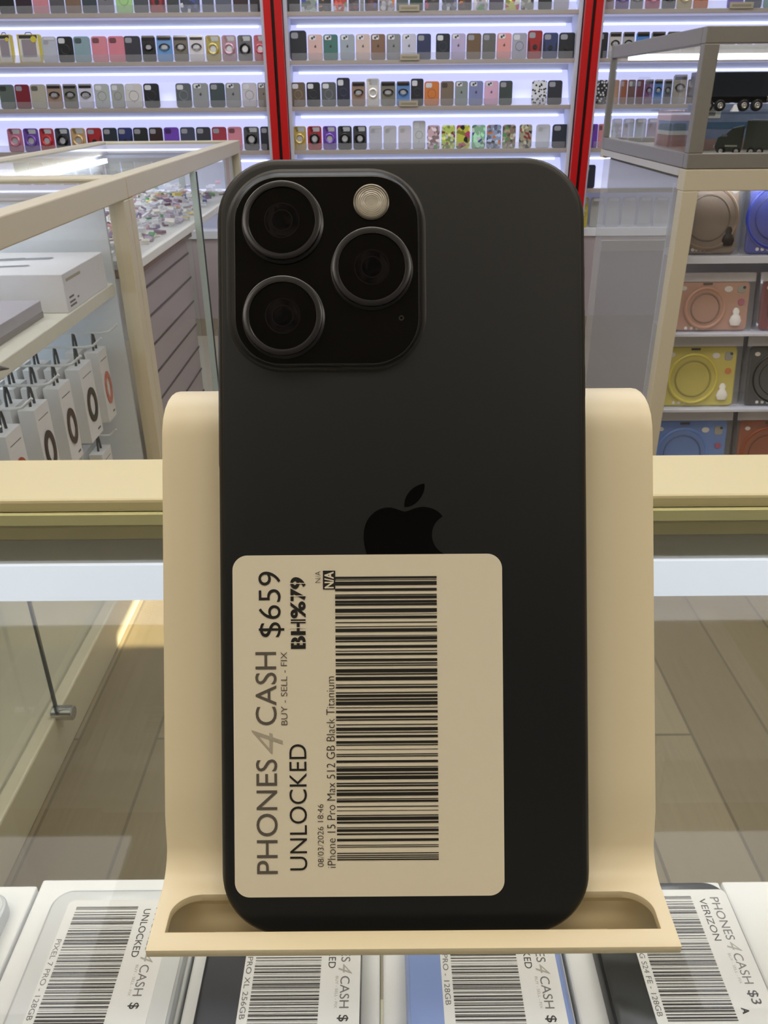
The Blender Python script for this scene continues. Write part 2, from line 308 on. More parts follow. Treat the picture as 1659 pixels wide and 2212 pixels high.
def phone_case(loc, w, h, kind, c, label, group, idx):
    nm = {'k': 'phone_case_pack'}.get(kind, 'phone_case')
    t = thing(nm, loc, label, 'phone case', group, rot=(math.radians(-7), 0, 0))
    T = .011; r = w * .16
    if kind == 'k':
        MB().box(-w / 2, w / 2, 0, .03, 0, h * .9).build('carton', mat(c, .5), t, bevel=.001)
        slabF(MB(), 0, h * .45, w * .86, h * .84, .004, -.001, 0).build('front_card', mat('e4e0d8', .5), t)
        slabF(MB(), 0, h * .46, w * .62, h * .56, .004, -.002, -.001).build('clear_window', mat('9c949c', .15), t)
        slabF(MB(), 0, h * .82, w * .8, h * .1, .002, -.003, -.002).build('dark_header', mat('34363a', .4), t)
        mb = MB(); disc(mb, w * .24, h * .74, w * .13, -.004, -.003); mb.build('yellow_badge', mat('d8cc48', .5), t)
        mb = MB(); mb.tube([(-w * .16, .01, h * .9), (-w * .1, .01, h * .97), (w * .1, .01, h * .97), (w * .16, .01, h * .9)], .002, 6); mb.build('hang_loop', BLACK, t)
        return t
    if kind == 'c':
        slabF(MB(), 0, h / 2, w, h, r, 0, T, .002).build('shell', mat(c, .12, alpha=.75, name='clear_shell'), t)
        slabF(MB(), w * .05, h * .92, w * .7, h * .1, .003, -.0015, 0).build('foil_header', mat('e8eaf0', .1, .3), t)
        slabF(MB(), -w * .2, h * .78, w * .34, h * .16, w * .1, -.001, 0).build('camera_opening', mat(shade(c, .8), .3), t)
        return t
    if kind == 't':
        k = {'white black-spotted': 901, 'black white-dotted': 902}.get(idx[1], idx[0])
        sm = spots_mat(c, k)
    elif kind in 'rf': sm = mat(c, .25, name='tinted_shell', noise=.1, scale=20)
    else: sm = mat(c, .3 if kind == 'l' else .5, noise=.05, scale=30, name='case_shell')
    slabF(MB(), 0, h / 2, w, h, r, 0, T, .0022).build('shell', sm, t, smooth=True)
    dark = sum(int(c[i:i + 2], 16) for i in (0, 2, 4)) < 300
    hole = mat('9a9ca4' if dark else shade(c, .55), .3, name='camera_opening')
    if kind in 'pma':
        slabF(MB(), -w * .2, h * .83, w * .42, h * .2, w * .1, -.0012, .001, .0005).build('camera_opening', hole if kind != 'm' else mat('d8dade', .3), t)
    if kind == 'l':
        slabF(MB(), -w * .17, h * .87, w * .46, h * .17, w * .08, -.001, .001).build('camera_opening', mat('e6e8ec', .2), t)
        mb = MB(); disc(mb, -w * .2, h * .85, w * .08, -.002, -.001); disc(mb, -w * .06, h * .9, w * .07, -.002, -.001); mb.build('lens_cutout', mat('3c3e44', .3), t)
        mb = MB(); disc(mb, 0, h * .53, w * .075, -.0008, .001, 12); disc(mb, w * .02, h * .59, w * .03, -.0008, .001, 8); mb.build('emblem', mat(shade(c, .45), .3), t)
    if kind == 'm':
        mb = MB(); torus(mb, w * .27, w * .022, 0, h * .5, 0); mb.box(-w * .02, w * .02, -.001, .001, h * .2, h * .31); mb.build('magnet_ring', mat(shade(c, 1.25 if dark else .8), .3), t)
    if kind == 'f':
        slabF(MB(), 0, h * .965, w * .92, h * .07, .002, -.002, .002).build('foil_header', FOIL, t)
        slabF(MB(), 0, h * .88, w * .84, h * .1, .002, -.0018, .001).build('camera_bar', DARKFOIL, t)
        mb = MB(); n = 28
        rings = []
        for q, (k, y) in enumerate(((1, 0), (1, -.004), (.62, -.004), (.62, 0))):
            rings.append([(w * (.36 if k == 1 else .25) * k * math.copysign(abs(math.cos(a)) ** (1.15 if k == 1 else 1), math.cos(a)) / (k if k != 1 else 1), y, h * .56 + h * .14 * k * math.sin(a)) for a in (2 * math.pi * i / n for i in range(n))])
        mb.loft(rings, False); mb.build('ring_holder', DARKFOIL, t)
        mb = MB(); disc(mb, 0, h * .56, w * .19, -.002, .001); mb.build('ring_plate', mat('b4b8c0', .25, .6), t)
        mb = MB(); mb.tube([(-w * .26, -.005, h * .5), (-w * .05, -.006, h * .43), (w * .1, -.006, h * .44), (w * .3, -.005, h * .52)], .0018, 6); mb.build('ring_foot', mat(shade(c, 1.25), .2, .8), t)
    if kind == 'r':
        slabF(MB(), w * .12, h * .86, w * .5, h * .18, .004, -.001, .001).build('clear_window', mat('b8bcc0', .2), t)
        mb = MB(); disc(mb, -w * .24, h * .92, w * .11, -.002, 0); disc(mb, -w * .18, h * .82, w * .1, -.002, 0); mb.build('lens_ring', mat(shade(c, .8), .25, .5), t)
        mb = MB(); torus(mb, w * .29, w * .085, 0, h * .47, -.004); mb.build('ring_stand', mat(shade(c, 1.1) if not dark else '141518', .25, .35), t, smooth=True)
        mb = MB(); disc(mb, 0, h * .47, w * .2, -.002, .001); mb.build('ring_plate', mat('c4c6cc', .3, .4), t)
    if kind == 'a':
        mb = MB(); disc(mb, 0, h * .42, w * .15, -.004, .001); mb.build('ring_disc', mat('181a1e', .4), t)
        mb = MB()
        for s in (-1, 1): mb.add([(s * w * .48, -.002, h * .1), (s * w * .3, -.002, h * .3), (s * w * .36, -.002, h * .6), (s * w * .48, -.002, h * .7)], [(0, 1, 2, 3)])
        mb.build('side_armour', mat(shade(c, .6), .4), t)
    return t
labels = set()
for (r, b), s in ROWS.items():
    ent = [e.split(' ', 4) for e in s.split('|')]
    bay = BAYS[b][0]; cnt = 0
    for i, (x0, x1, kind, c, words) in enumerate(ent):
        x0, x1 = int(x0), int(x1)
        yb = ROW[r][0] + (760 - (x0 + x1) / 2) * .0078
        pa, pb = atY(x0, yb, YS + .03), atY(x1, yb, YS + .03)
        w = pb.x - pa.x; yt = SPEC.get((r, b, x0), TOPY[r]) + (760 - (x0 + x1) / 2) * .0078
        h = (atY((x0 + x1) / 2, yt, YS + .045).z - ZT[r]) / math.cos(math.radians(7))
        if r in (1, 2, 3) and 1290 < x0 and b == 2 and r == 3: h = .135
        if b == 2 and x0 < 1284 and r == 3: pass
        nb = ('right of the ' + ent[i - 1][4] + ' one') if i else ('left of the ' + ent[i + 1][4] + ' one')
        lab = f'{words} {KW[kind]}, {ORD[r]} shelf, {bay} bay, {nb}'
        if len(lab.split()) > 16: lab = f'{words} {KW[kind]}, {ORD[r]} shelf of {bay} bay'
        while lab in labels: print('DUP', lab); lab += ' too'
        if len(lab.split()) > 16: print('LONG', lab)
        labels.add(lab)
        phone_case(((pa.x + pb.x) / 2, YS + .03, ZT[r] + .0005), w * .97, h, kind, c, lab, f'phone cases on the {ORD[r]} shelf of the {bay} bay', (i + r * 3, words))
# price holders on the shelf edges
for (a, b_, y0, y1, r, lb) in ((862, 906, 15, 26, 0, 'top shelf, middle bay'), (864, 906, 121, 132, 1, 'second shelf, middle bay'), (862, 903, 219, 232, 2, 'third shelf, middle bay'), (1575, 1628, 10, 20, 0, 'top shelf, right bay')):
    p, q = atY(a, y1, YS - .004), atY(b_, y0, YS - .004)
    t = thing('price_holder', (p.x, YS - .004, ZT[r] - .002), f'small beige price ticket holder clipped on the {lb}', 'price holder', 'shelf price holders')
    w = q.x - p.x; h = .026
    slabF(MB(), w / 2, h / 2, w, h, .003, -.002, .002, .0005).build('holder', mat('b8ae98', .5), t)
    slabF(MB(), w / 2, h / 2, w * .8, h * .35, .001, -.003, -.002).build('ticket', mat('98907c', .5), t)

# ------------------------------------------------------------------ left glass cases
ZCT = .95
def bars(x0, x1, y0, y1, z0, z1, w, extra=()):
    mb = MB(); mb.box(x0, x0 + w, y0, y1, z0, z1).box(x1 - w, x1, y0, y1, z0, z1).box(x0 + w, x1 - w, y0, y0 + w, z0, z1).box(x0 + w, x1 - w, y1 - w, y1, z0, z1)
    return mb
def showcase(x0, x1, y0, y1, label, panel_back, zsh, end=None, tlm=CREAM):
    t = thing('glass_display_case', ((x0 + x1) / 2, (y0 + y1) / 2, 0), label, 'display case')
    M = Matrix.Translation(-Vector(((x0 + x1) / 2, (y0 + y1) / 2, 0)))
    bars(x0, x1, y0, y1, .90, ZCT, .045).build('top_frame', tlm, t, bevel=.003, M=M)
    for (a, b) in ((x0, y0), (x1 - .04, y0), (x0, y1 - .04), (x1 - .04, y1 - .04)):
        MB().box(a, a + .04, b, b + .04, .1, .90).build('post', tlm, t, bevel=.003, M=M)
    MB().box(x0, x1, y0, y1, 0, .1).build('plinth', tlm, t, bevel=.004, M=M)
    MB().box(x0 + .045, x1 - .045, y0 + .045, y1 - .045, .938, .944).build('top_glass', GLASS, t, M=M)
    MB().box(x1 - .03, x1 - .024, y0 + .04, y1 - .04, .1, .90).build('side_glass', GLASS, t, M=M)
    MB().box(x0 + .045, x1 - .06, y0 + .045, y1 - .045, .88, .885).build('light_strip_mount', GLASS, t, M=M)
    return t, M
XA0, XA1 = -1.22, -.61
t1, M1 = showcase(XA0, XA1, .55, 2.075, 'long cream-framed glass display case on the left, nearest the counter', -1.0, .71)
EW = mat('dfe6ec', .3, name='white_inner_panel')
MB().box(XA0 + .04, XA1 - .05, 2.03, 2.04, .1, .9).build('end_panel', EW, t1, M=M1)
MB().box(-1.0, -.985, .6, 2.03, .1, .66).build('hook_board', mat('c3cac6', .5), t1, M=M1)
MB().box(-1.16, -.665, .6, 2.03, .68, .709).build('shelf', mat('e3e2d2', .4), t1, bevel=.002, M=M1)
MB().box(-1.21, -1.2, .6, 2.03, .1, .9).build('back_panel', EW, t1, M=M1)
MB().box(-1.17, -1.155, .65, 2.0, .872, .888).build('light_strip', mat('e4edff', .5, emit=18), t1, M=M1)
MB().box(-.98, -.968, .65, 2.0, .648, .658).build('light_strip', mat('e4edff', .5, emit=14), t1, M=M1)
# glass door joint and clamp low down on the aisle side
MB().box(-.609, -.604, 1.150, 1.156, .1, .90).build('pane_joint', mat('2c3434', .3), t1, M=M1)
p = atX(140, 1530, -.60)
MB().lathe([(.012, -.02), (.014, -.018), (.014, .018), (.012, .02)], 20, Matrix.Translation((-.60, 1.163, .10)) @ Matrix.Rotation(math.pi / 2, 4, 'Y')).build('glass_clamp', CHROME, t1, smooth=True, M=M1)
t2, M2 = showcase(XA0, XA1, 2.08, 3.82, 'cream-framed glass display case at the left rear, by the wall shelving', -1.0, .73)
MB().box(XA0 + .04, XA1 - .03, 3.76, 3.77, .76, .9).build('end_panel', mat('bcc0c4', .4), t2, M=M2)
MB().box(-1.16, -.625, 2.13, 3.76, .722, .745).build('shelf', mat('e6e6e0', .4), t2, bevel=.002, M=M2)
MB().box(-1.21, -1.2, 2.13, 3.77, .1, .9).build('back_panel', EW, t2, M=M2)
MB().box(-1.17, -1.155, 2.2, 3.7, .872, .888).build('light_strip', mat('e4edff', .5, emit=18), t2, M=M2)
MB().box(-.609, -.603, 2.85, 2.858, .1, .90).build('pane_joint', mat('2c3434', .3), t2, M=M2)
MB().box(-.625, -.606, 2.838, 2.849, .1, .90).build('pane_edge', mat('c4d4d0', .2), t2, M=M2)
mb = MB(); zz = .722
mb.box(-.668, -.66, 2.13, 2.84, .1, .70)
mb.build('slat_board', LAV, t2, M=M2)
mb = MB()
for k in range(9):
    z = CAM.z - (.44 + .0757 * k) * 1.07
    if z > .12: mb.box(-.6595, -.657, 2.13, 2.84, z - .003, z + .003)
mb.build('slat_grooves', mat('4c4648', .6), t2, M=M2)
MB().box(-1.16, -.64, 2.13, 2.84, .700, .7215).build('shelf_rail', mat('8c6c60', .5), t2, M=M2)
# clutter of little accessory packets: uncountable
mb = MB()
for k in range(800):
    x = random.uniform(-1.13, -.66); y = random.uniform(2.17, 3.7); z = .746 + random.random() ** 2 * .05
    M = Matrix.Translation((x, y, z)) @ Matrix.Rotation(random.uniform(0, 6.3), 4, 'Z') @ Matrix.Rotation(random.uniform(-.6, .6), 4, 'X')
    a, b_, c_ = random.uniform(.006, .018), random.uniform(.005, .013), random.uniform(.003, .01)
    mb.box(-a, a, -b_, b_, 0, c_, M)
am = bpy.data.materials.new('assorted_packets'); am.use_nodes = True; nt = am.node_tree
g = nt.nodes.new('ShaderNodeNewGeometry'); r_ = nt.nodes.new('ShaderNodeValToRGB'); r_.color_ramp.interpolation = 'CONSTANT'
e = r_.color_ramp.elements; e[0].color = (*lin('e6e8ea'), 1); e[1].color = (*lin('8c7c98'), 1); e[1].position = .93
for pz, c_ in ((.35, 'd0d0d8'), (.5, 'f0ece0'), (.62, 'b8a8b8'), (.7, 'e0c860'), (.74, '50a060'), (.78, '7c5064'), (.82, '5060a0'), (.86, 'd8a0a8')): ee = e.new(pz); ee.color = (*lin(c_), 1)
nt.links.new(g.outputs['Random Per Island'], r_.inputs[0]); nt.links.new(r_.outputs[0], nt.nodes['Principled BSDF'].inputs['Base Color'])
tag(mb.build('accessory_packets', am), 'jumble of small white and coloured accessory packets on the rear glass case shelf', 'accessories', kind='stuff')

# products on the left shelf
bx = thing('keyboard_box', (-.82, 1.86, .7095), 'large white gadget carton with device picture on the left case shelf', 'box')
MB().box(-.15, .151, -.137, .137, 0, .08).build('carton', mat('ecedf1', .4), bx, bevel=.0015)
mb = MB()
for q in ((-.15, -.10, .06, -.02), (-.1, -.05, .11, .03)):
    pass
def strip(mb, a, b, w, z):
    a, b = Vector(a), Vector(b); d = (b - a).normalized(); n = Vector((-d.y, d.x)) * w / 2
    mb.add([(a.x - n.x * .3, a.y - n.y * .3, z), (a.x + n.x * .3, a.y + n.y * .3, z), (a.x + d.x * .02 + n.x, a.y + d.y * .02 + n.y, z), (b.x + n.x, b.y + n.y, z), (b.x + .006, b.y, z), (b.x - n.x, b.y - n.y, z), (a.x + d.x * .02 - n.x, a.y + d.y * .02 - n.y, z)], [tuple(range(7))])
mb = MB(); strip(mb, (-.14, .02), (.06, .055), .026, .0806); strip(mb, (-.14, -.07), (.04, -.035), .018, .0806)
mb.build('printed_picture', mat('8b9099', .4), bx)
mb = MB(); mb.tube([(-.15, 0, .081), (-.08, .035, .081), (0, .055, .081)], .0012, 5); mb.build('printed_line', mat('a9adb5', .4), bx)
# printed side lines: a grey product line and small print, unreadable in the photo, kept as bars
mb = MB(); mb.box(.1512, .1516, -.12, -.03, .062, .068); mb.build('printed_line', mat('b4ae9c', .5), bx)
mb = MB()
for k, (a, b_, z) in enumerate(((-.118, -.09, .026), (-.118, -.085, .016), (-.07, -.06, .018), (-.118, -.08, .008))): mb.box(.1512, .1516, a, b_, z, z + .004)
mb.build('small_print', mat('6e6a60', .5), bx)
APPLE = "M318.7 268.7c-.2-36.7 16.4-64.4 50-84.8-18.8-26.9-47.2-41.7-84.7-44.6-35.5-2.8-74.3 20.7-88.5 20.7-15 0-49.4-19.7-76.4-19.7C63.3 141.2 4 184.8 4 273.5q0 39.3 14.4 81.2c12.8 36.7 59 126.7 107.2 125.2 25.2-.6 43-17.9 75.8-17.9 31.8 0 48.3 17.9 76.4 17.9 48.6-.7 90.4-82.5 102.6-119.3-65.2-30.7-61.7-90-61.7-91.9zm-56.6-164.2c27.3-32.4 24.8-61.9 24-72.5-24.1 1.4-52 16.4-67.9 34.9-17.5 19.8-27.8 44.3-25.6 71.9 26.1 2 49.9-11.4 69.5-34.3z"
def svg(path):
    import re
    tk = re.findall(r'[A-Za-z]|-?\d*\.?\d+', path); i = 0; polys = []; cur = (0, 0); pts = []; cmd = ''; start = (0, 0)
    def num():
        nonlocal i; v = float(tk[i]); i += 1; return v
    while i < len(tk):
        if tk[i].isalpha(): cmd = tk[i]; i += 1
        rel = cmd.islower(); o = cur if rel else (0, 0)
        C = cmd.upper()
        if C == 'M':
            x, y = num() + o[0], num() + o[1]; cur = start = (x, y); pts = [cur]; cmd = 'l' if rel else 'L'
        elif C == 'C':
            q = [(num() + o[0], num() + o[1]) for _ in range(3)]; p0 = cur
            for k in range(1, 9):
                s_ = k / 8; a = (1 - s_) ** 3; b = 3 * s_ * (1 - s_) ** 2; c = 3 * s_ * s_ * (1 - s_); d = s_ ** 3
                pts.append((a * p0[0] + b * q[0][0] + c * q[1][0] + d * q[2][0], a * p0[1] + b * q[0][1] + c * q[1][1] + d * q[2][1]))
            cur = q[2]
        elif C == 'Q':
            q = [(num() + o[0], num() + o[1]) for _ in range(2)]; p0 = cur
            for k in range(1, 7):
                s_ = k / 6; pts.append(((1 - s_) ** 2 * p0[0] + 2 * s_ * (1 - s_) * q[0][0] + s_ * s_ * q[1][0], (1 - s_) ** 2 * p0[1] + 2 * s_ * (1 - s_) * q[0][1] + s_ * s_ * q[1][1]))
            cur = q[1]
        elif C == 'Z':
            polys.append(pts); cur = start; pts = []
    return polys
def emblem(mb, org, U, V, height, t=(0, 0, 0)):
    org, U, V, t = map(Vector, (org, U, V, t))
    for poly in svg(APPLE):
        if (Vector(poly[0]) - Vector(poly[-1])).length < 1: poly = poly[:-1]
        n0 = len(mb.v); k = height / 448
        q = [org + U * ((x - 192) * k) + V * ((256 - y) * k) for x, y in poly]
        mb.add(q + [p_ + t for p_ in q], [tuple(range(len(q), 2 * len(q)))] + [(i, (i + 1) % len(q), len(q) + (i + 1) % len(q), len(q) + i) for i in range(len(q))])
mb = MB(); emblem(mb, (-.06, -.1375, .045), (1, 0, 0), (0, 0, 1), .024, (0, -.0004, 0)); mb.build('brand_emblem', mat('7c8290', .4), bx)
gb = thing('grey_box', (-.90, 1.5, .7095), 'flat grey gadget box at the front of the left case shelf', 'box')
MB().box(-.19, .19, -.2, .19, 0, .034).build('lid', mat('b0adb4', .5), gb, bevel=.001)
MB().box(-.1895, .1905, -.1995, .1905, 0, .012).build('base', mat('8e8886', .5), gb)
st = thing('stylus', (-.675, 1.30, .7095), 'dark grey stylus lying on the edge of the left shelf', 'stylus')
mb = MB(); mb.tube([(-.12, -.02, .008), (.0, 0, .008), (.03, .005, .008), (.05, .009, .006)], [.008, .008, .006, .001], 12); mb.build('barrel', mat('5c5a5e', .3), st, smooth=True)
tb = thing('red_trinket', (-.70, 1.22, .7095), 'small red trinket beneath the stylus on the left shelf', 'trinket')
mb = MB(); mb.lathe([(.012, 0), (.015, .005), (.015, .02), (.01, .026)], 16); mb.build('body', mat('d83040', .4), tb, smooth=True)
mb = MB(); mb.tube([(-.006, 0, .026), (-.006, 0, .036), (.006, 0, .036), (.006, 0, .026)], .0015, 6); mb.build('loop', mat('b02030', .4), tb)

# strap boxes on hooks
SW = mat('e9eaea', .45, name='white_card'); STRAPC = ['2c2a20', '3a3028', 'b05a34', '70503c', 'c0685c', '5c564c']
def strap_box(x, y, ztop, w, h, dcol, label, group, face=True):
    t = thing('watch_band_box', (x, y, ztop - h), label, 'watch band box', group)
    MB().box(-.034, 0, 0, w, 0, h).build('carton', SW, t, bevel=.0008)
    mb = MB()
    for s in (-.008, .008):
        mb.tube([(-.017, w / 2 + s * 1.4, h - .004), (-.017, w / 2 + s, h + .022), (-.017, w / 2 + s * .3, h + .04)], .003, 6)
    mb.build('hang_tab', mat('3c4246', .5), t)
    if face:
        mb = MB(); n = 28; R = []
        for k, xx in ((1, .0005), (1, .003), (.58, .003), (.58, .0005)):
            R.append([(xx, w / 2 + w * .36 * k * math.cos(a), h * .46 + h * .23 * k * math.sin(a) * (1.0 if k == 1 else 1.1)) for a in (2 * math.pi * i / n for i in range(n))])
        mb.loft(R, False); mb.build('strap_picture', mat(dcol, .5, noise=.5, scale=90), t)
        mb = MB(); mb.box(.0002, .0006, w * .15, w * .85, h * .86, h * .868).box(.0002, .0006, w * .62, w * .85, h * .08, h * .105); mb.build('small_print', mat('5c584c', .5), t)
    return t
HK = [(1.93, .888, '20', 4), (1.80, .56, '', 5)]
rows = [(1.94, .062, 'c87868', 2, 'hung furthest back'), (1.80, .085, '2e2a1c', 5, 'second from the back'), (1.665, .07, '4a3a30', 4, 'third from the back'), (1.53, .072, '382c24', 4, 'fourth from the back'), (1.39, .07, 'b0522c', 5, 'fifth from the back'), (1.25, .07, '50443c', 5, 'sixth from the back'), (1.11, .07, '6c5c50', 5, 'nearest the counter')]
for (y, w, c_, n, wd) in rows:
    hk = thing('wire_hook', (-.985, y + w / 2, .601), f'thin white wire hook of the upper row, {wd}', 'hook', 'upper row of wire hooks')
    L = .985 - .70 + .015
    mb = MB(); mb.tube([(0, 0, 0), (L - .01, 0, 0), (L + .012, 0, .004), (L + .034, 0, .022)], .0028, 8); mb.build('wire', mat('e0e4e4', .3), hk)
    MB().box(-.001, .004, -.012, .012, -.015, .015).build('hook_plate', mat('c8cccc', .3), hk)
    for k in range(n):
        strap_box(-.70 - .048 * k if k else -.70, y, .56, w, .182, c_, f'white watch band box on the upper hook {wd}, ' + ('in front' if k == 0 else ['', 'second', 'third', 'fourth', 'fifth'][k] + ' along the wire'), 'white watch band boxes on upper hooks', face=(k == 0))
yy = 1.90
hk = thing('wire_hook', (-.985, yy + .035, .345), 'thin wire hook of the lower row behind the counter rim', 'hook')
mb = MB(); mb.tube([(0, 0, 0), (.28, 0, 0), (.30, 0, .016)], .0022, 8); mb.build('wire', mat('e0e4e4', .3), hk)
for k in range(5):
    strap_box(-.72 - .05 * k, yy, .305, .07, .16, '50443c', 'white watch band box on the lower hook, ' + ['in front', 'second along the wire', 'third along the wire', 'fourth along the wire', 'last along the wire'][k], 'white watch band boxes on the lower hook', face=(k == 0))

# ------------------------------------------------------------------ right cabinet and glass cube
XC, YC0, YC1, XC1 = .748, 2.14, 3.0, 2.3
t = thing('tablet_case_cabinet', ((XC + XC1) / 2, YC0, 0), 'cream-framed glass cabinet on the right filled with tablet cases', 'cabinet')
Mi = Matrix.Translation(-Vector(((XC + XC1) / 2, YC0, 0)))
mb = MB(); mb.box(XC, XC1, YC0, YC0 + .05, .90, ZCT).box(XC, XC1, YC1 - .04, YC1, .925, ZCT)
mb.build('top_frame', CREAM, t, bevel=.002, M=Mi)
MB().box(XC, XC + .04, YC0 + .05, YC1 - .04, .932, ZCT).build('side_rail', mat('c9c6c2', .4), t, M=Mi)
MB().box(XC, XC + .04, YC0, YC0 + .04, 0, .90).build('post', CREAM, t, bevel=.002, M=Mi)
MB().box(XC + .04, XC1, YC0 + .05, YC1 - .04, .932, .945).build('top_board', mat('b4ae9c', .4), t, M=Mi)
MB().box(XC + .006, XC + .011, YC0 + .04, YC1 - .03, .08, .925).build('side_glass', glass((.9, .9, .9), 1.2, 'side_glass', .2), t, M=Mi)  # milky share paints the pale reflected haze into the glass
MB().box(XC + .03, XC1, YC1 - .03, YC1 - .02, .815, .93).build('back_header', mat('b4b2b0', .5), t, M=Mi)
MB().box(XC + .03, XC1, YC1 - .03, YC1 - .02, .08, .62).build('back_panel', mat('aba0a2', .5), t, M=Mi)
MB().box(XC + .03, XC1, YC1 - .035, YC1 - .015, .62, .655).build('back_rail', mat('bcbcae', .5), t, M=Mi)
MB().box(XC, XC1, YC0, YC1, 0, .08).build('plinth', CREAM, t, M=Mi)
zs = [atY(1560, y, 2.20).z for y in (553, 719, 882, 1045)]
for k, z in enumerate(zs):
    MB().box(XC + .045, XC1, 2.19, 2.34, z - (.018 if k == 0 else .008), z).build('shelf', mat('d8dcea', .4), t, bevel=.001, M=Mi)
MB().box(XC + .045, XC1, 2.34, 2.35, .08, .90).build('divider', mat('e0e2ec', .5), t, M=Mi)
MB().box(XC + .06, XC1, 2.17, 2.19, .918, .926).build('light_strip', mat('f0f6ff', .5, emit=45), t, M=Mi)  # unseen strip added to brighten the tablet cases
def tablet(x0, x1, zb, zt, c_, label, blob='e8e8e8', blob2='e0a030', extra=None):
    w = x1 - x0; h = zt - zb; hb = h * (.83 if extra is None else .97)
    t = thing('tablet_case', ((x0 + x1) / 2, 2.215, zb), label, 'tablet case', 'bagged tablet cases', rot=(math.radians(-12), 0, 0))
    hx = mat(c_, .35, noise=.06, scale=25, name='silicone')
    slabF(MB(), 0, hb / 2 + .002, w * .9, hb, .014, 0, .016, .004).build('shell', hx, t, smooth=True)
    R = hb * .41
    mb = MB(); disc(mb, -w * .09, hb * .48, R, -.005, .001, 36); mb.build('stand_plate', mat(shade(c_, .95), .35), t, bevel=.001)
    mb = MB(); torus(mb, R * .98, .005, -w * .09, hb * .48, -.004, 40); mb.build('stand_ring', hx, t, smooth=True)
    mb = MB(); torus(mb, R * .72, .0025, -w * .09, hb * .48, -.006, 40); mb.build('grip_ring', mat(shade(c_, .75), .35), t, smooth=True)
    slabF(MB(), w * .34, hb * .85, w * .1, h * .12, .008, -.002, .001, .0008).build('camera_opening', mat('a8a8a0', .3), t)
    mb = MB(); disc(mb, w * .37, hb * .89, .004, -.004, -.001, 12); mb.build('lens', BLACK, t)
    mb = MB(); mb.lathe([(.001, -.001), (.012, 0), (.017, .012), (.013, .024), (.008, .030), (.010, .038), (.006, .046), (.001, .048)], 16, Matrix.Translation((w * .29, -.006, hb * .12)) @ Matrix.Scale(.5, 4, (0, 1, 0)))
    mb.build('figure_charm', mat(blob, .5), t, smooth=True)
    mb = MB(); disc(mb, w * .35, hb * .6, .009, -.003, .001, 16); mb.build('round_charm', mat(blob2, .5), t)
    mb = MB(); disc(mb, w * .18, hb * .86, .008, -.003, .001, 14, 1.4); disc(mb, -w * .36, hb * .88, .006, -.003, .001, 12, 1.3)
    for k in range(4): disc(mb, -w * .3 + k * w * .07, hb * .07, .0045, -.002, .001, 10)
    mb.build('white_charms', mat('ece8e6', .5), t)
    MB().box(-w * .13, -w * .02, -.003, .002, hb * .95, hb * .985).build('handle_slot', mat('3c3830', .5), t)
    if extra is None: slabF(MB(), 0, h * .915, w, h * .15, .001, -.001, .004).build('bag_header', mat('e6e6ee', .4), t)
    slabF(MB(), 0, h * .5, w, h * .99, .006, -.008, .022, .004).build('clear_bag', glass((.97, .97, .98), 1.3, 'plastic_bag', .10), t)
    return t
xy = lambda x, y: atY(x, y, 2.21)
for (a, b_, r, yt, c_, lb, bl, b2) in (
    (1446, 1616, 0, 372, '7c6858', 'brown tablet case in a clear bag, top shelf of right cabinet', '241c1c', 'd8d030'),
    (1620, 1790, 0, 372, '2c3ca8', 'royal blue tablet case in a clear bag, top shelf of right cabinet', '80304c', '4050d0'),
    (1438, 1640, 1, 584, 'c99c88', 'peach pink tablet case in a bag, second shelf of right cabinet', 'f0eeee', 'b8607c'),
    (1645, 1810, 1, 584, '7c2028', 'dark red tablet case in a bag, second shelf of right cabinet', '1c1c20', '501018'),
    (1418, 1612, 2, 722, 'dcd060', 'yellow tablet case in a bag, third shelf of right cabinet', 'f4f2ea', 'e08830'),
    (1618, 1790, 2, 722, '1c1a1c', 'black tablet case with blue charm, third shelf of right cabinet', '3c50b0', '3048a0'),
    (1402, 1590, 3, 884, '6c94e0', 'sky blue tablet case in a bag, fourth shelf of right cabinet', '3870d8', 'b04878'),
    (1596, 1770, 3, 884, 'a4501c', 'burnt orange tablet case in a bag, fourth shelf of right cabinet', '2c1810', 'c86830')):
    zb = zs[r]; cx0 = xy(a, 700).x; cx1 = xy(b_, 700).x
    yb = (553, 719, 882, 1045)[r]
    k = 1
    x0 = max(atY(a, (yt + yb) / 2, 2.21).x, XC + .047); x1 = atY(b_, (yt + yb) / 2, 2.21).x - .006
    tablet(x0, x1, zb + .0005, atY(1560, yt, 2.23).z - .004, c_, lb, bl, b2, None if r else 1)

# glass cube on the cabinet
ALU = mat('8f8b85', .4, .3, name='brushed_grey_frame', noise=.05)
ZQ = 1.117 + .136
t = thing('glass_cube_case', ((XC + XC1) / 2, YC0, ZCT), 'grey-framed glass cube showcase with toy trucks standing on the right cabinet', 'showcase')
Mi = Matrix.Translation(-Vector(((XC + XC1) / 2, YC0, ZCT))); W_ = .03; zb = ZCT + .001
mb = MB()
for z0, z1 in ((zb, zb + .035), (ZQ - .035, ZQ)):
    mb.box(XC, XC1, YC0, YC0 + W_, z0, z1).box(XC, XC1, YC1 - W_, YC1, z0, z1).box(XC, XC + W_, YC0 + W_, YC1 - W_, z0, z1)
mb.build('frame', ALU, t, bevel=.002, M=Mi)
for y in (YC0, YC1 - .02): MB().box(XC, XC + (.035 if y == YC0 else .02), y, y + (.03 if y == YC0 else .02), zb + .035, ZQ - .035).build('upright', ALU, t, bevel=.002, M=Mi)
MB().box(XC + .008, XC + .012, YC0 + .03, YC1 - .02, zb + .03, ZQ - .03).build('side_glass', GLASS, t, M=Mi)
MB().box(XC + .03, XC1, YC0 + .008, YC0 + .012, zb + .03, ZQ - .03).build('front_glass', GLASS, t, M=Mi)
MB().box(XC + .03, XC1, YC1 - .012, YC1 - .008, zb + .03, ZQ - .03).build('back_glass', GLASS, t, M=Mi)
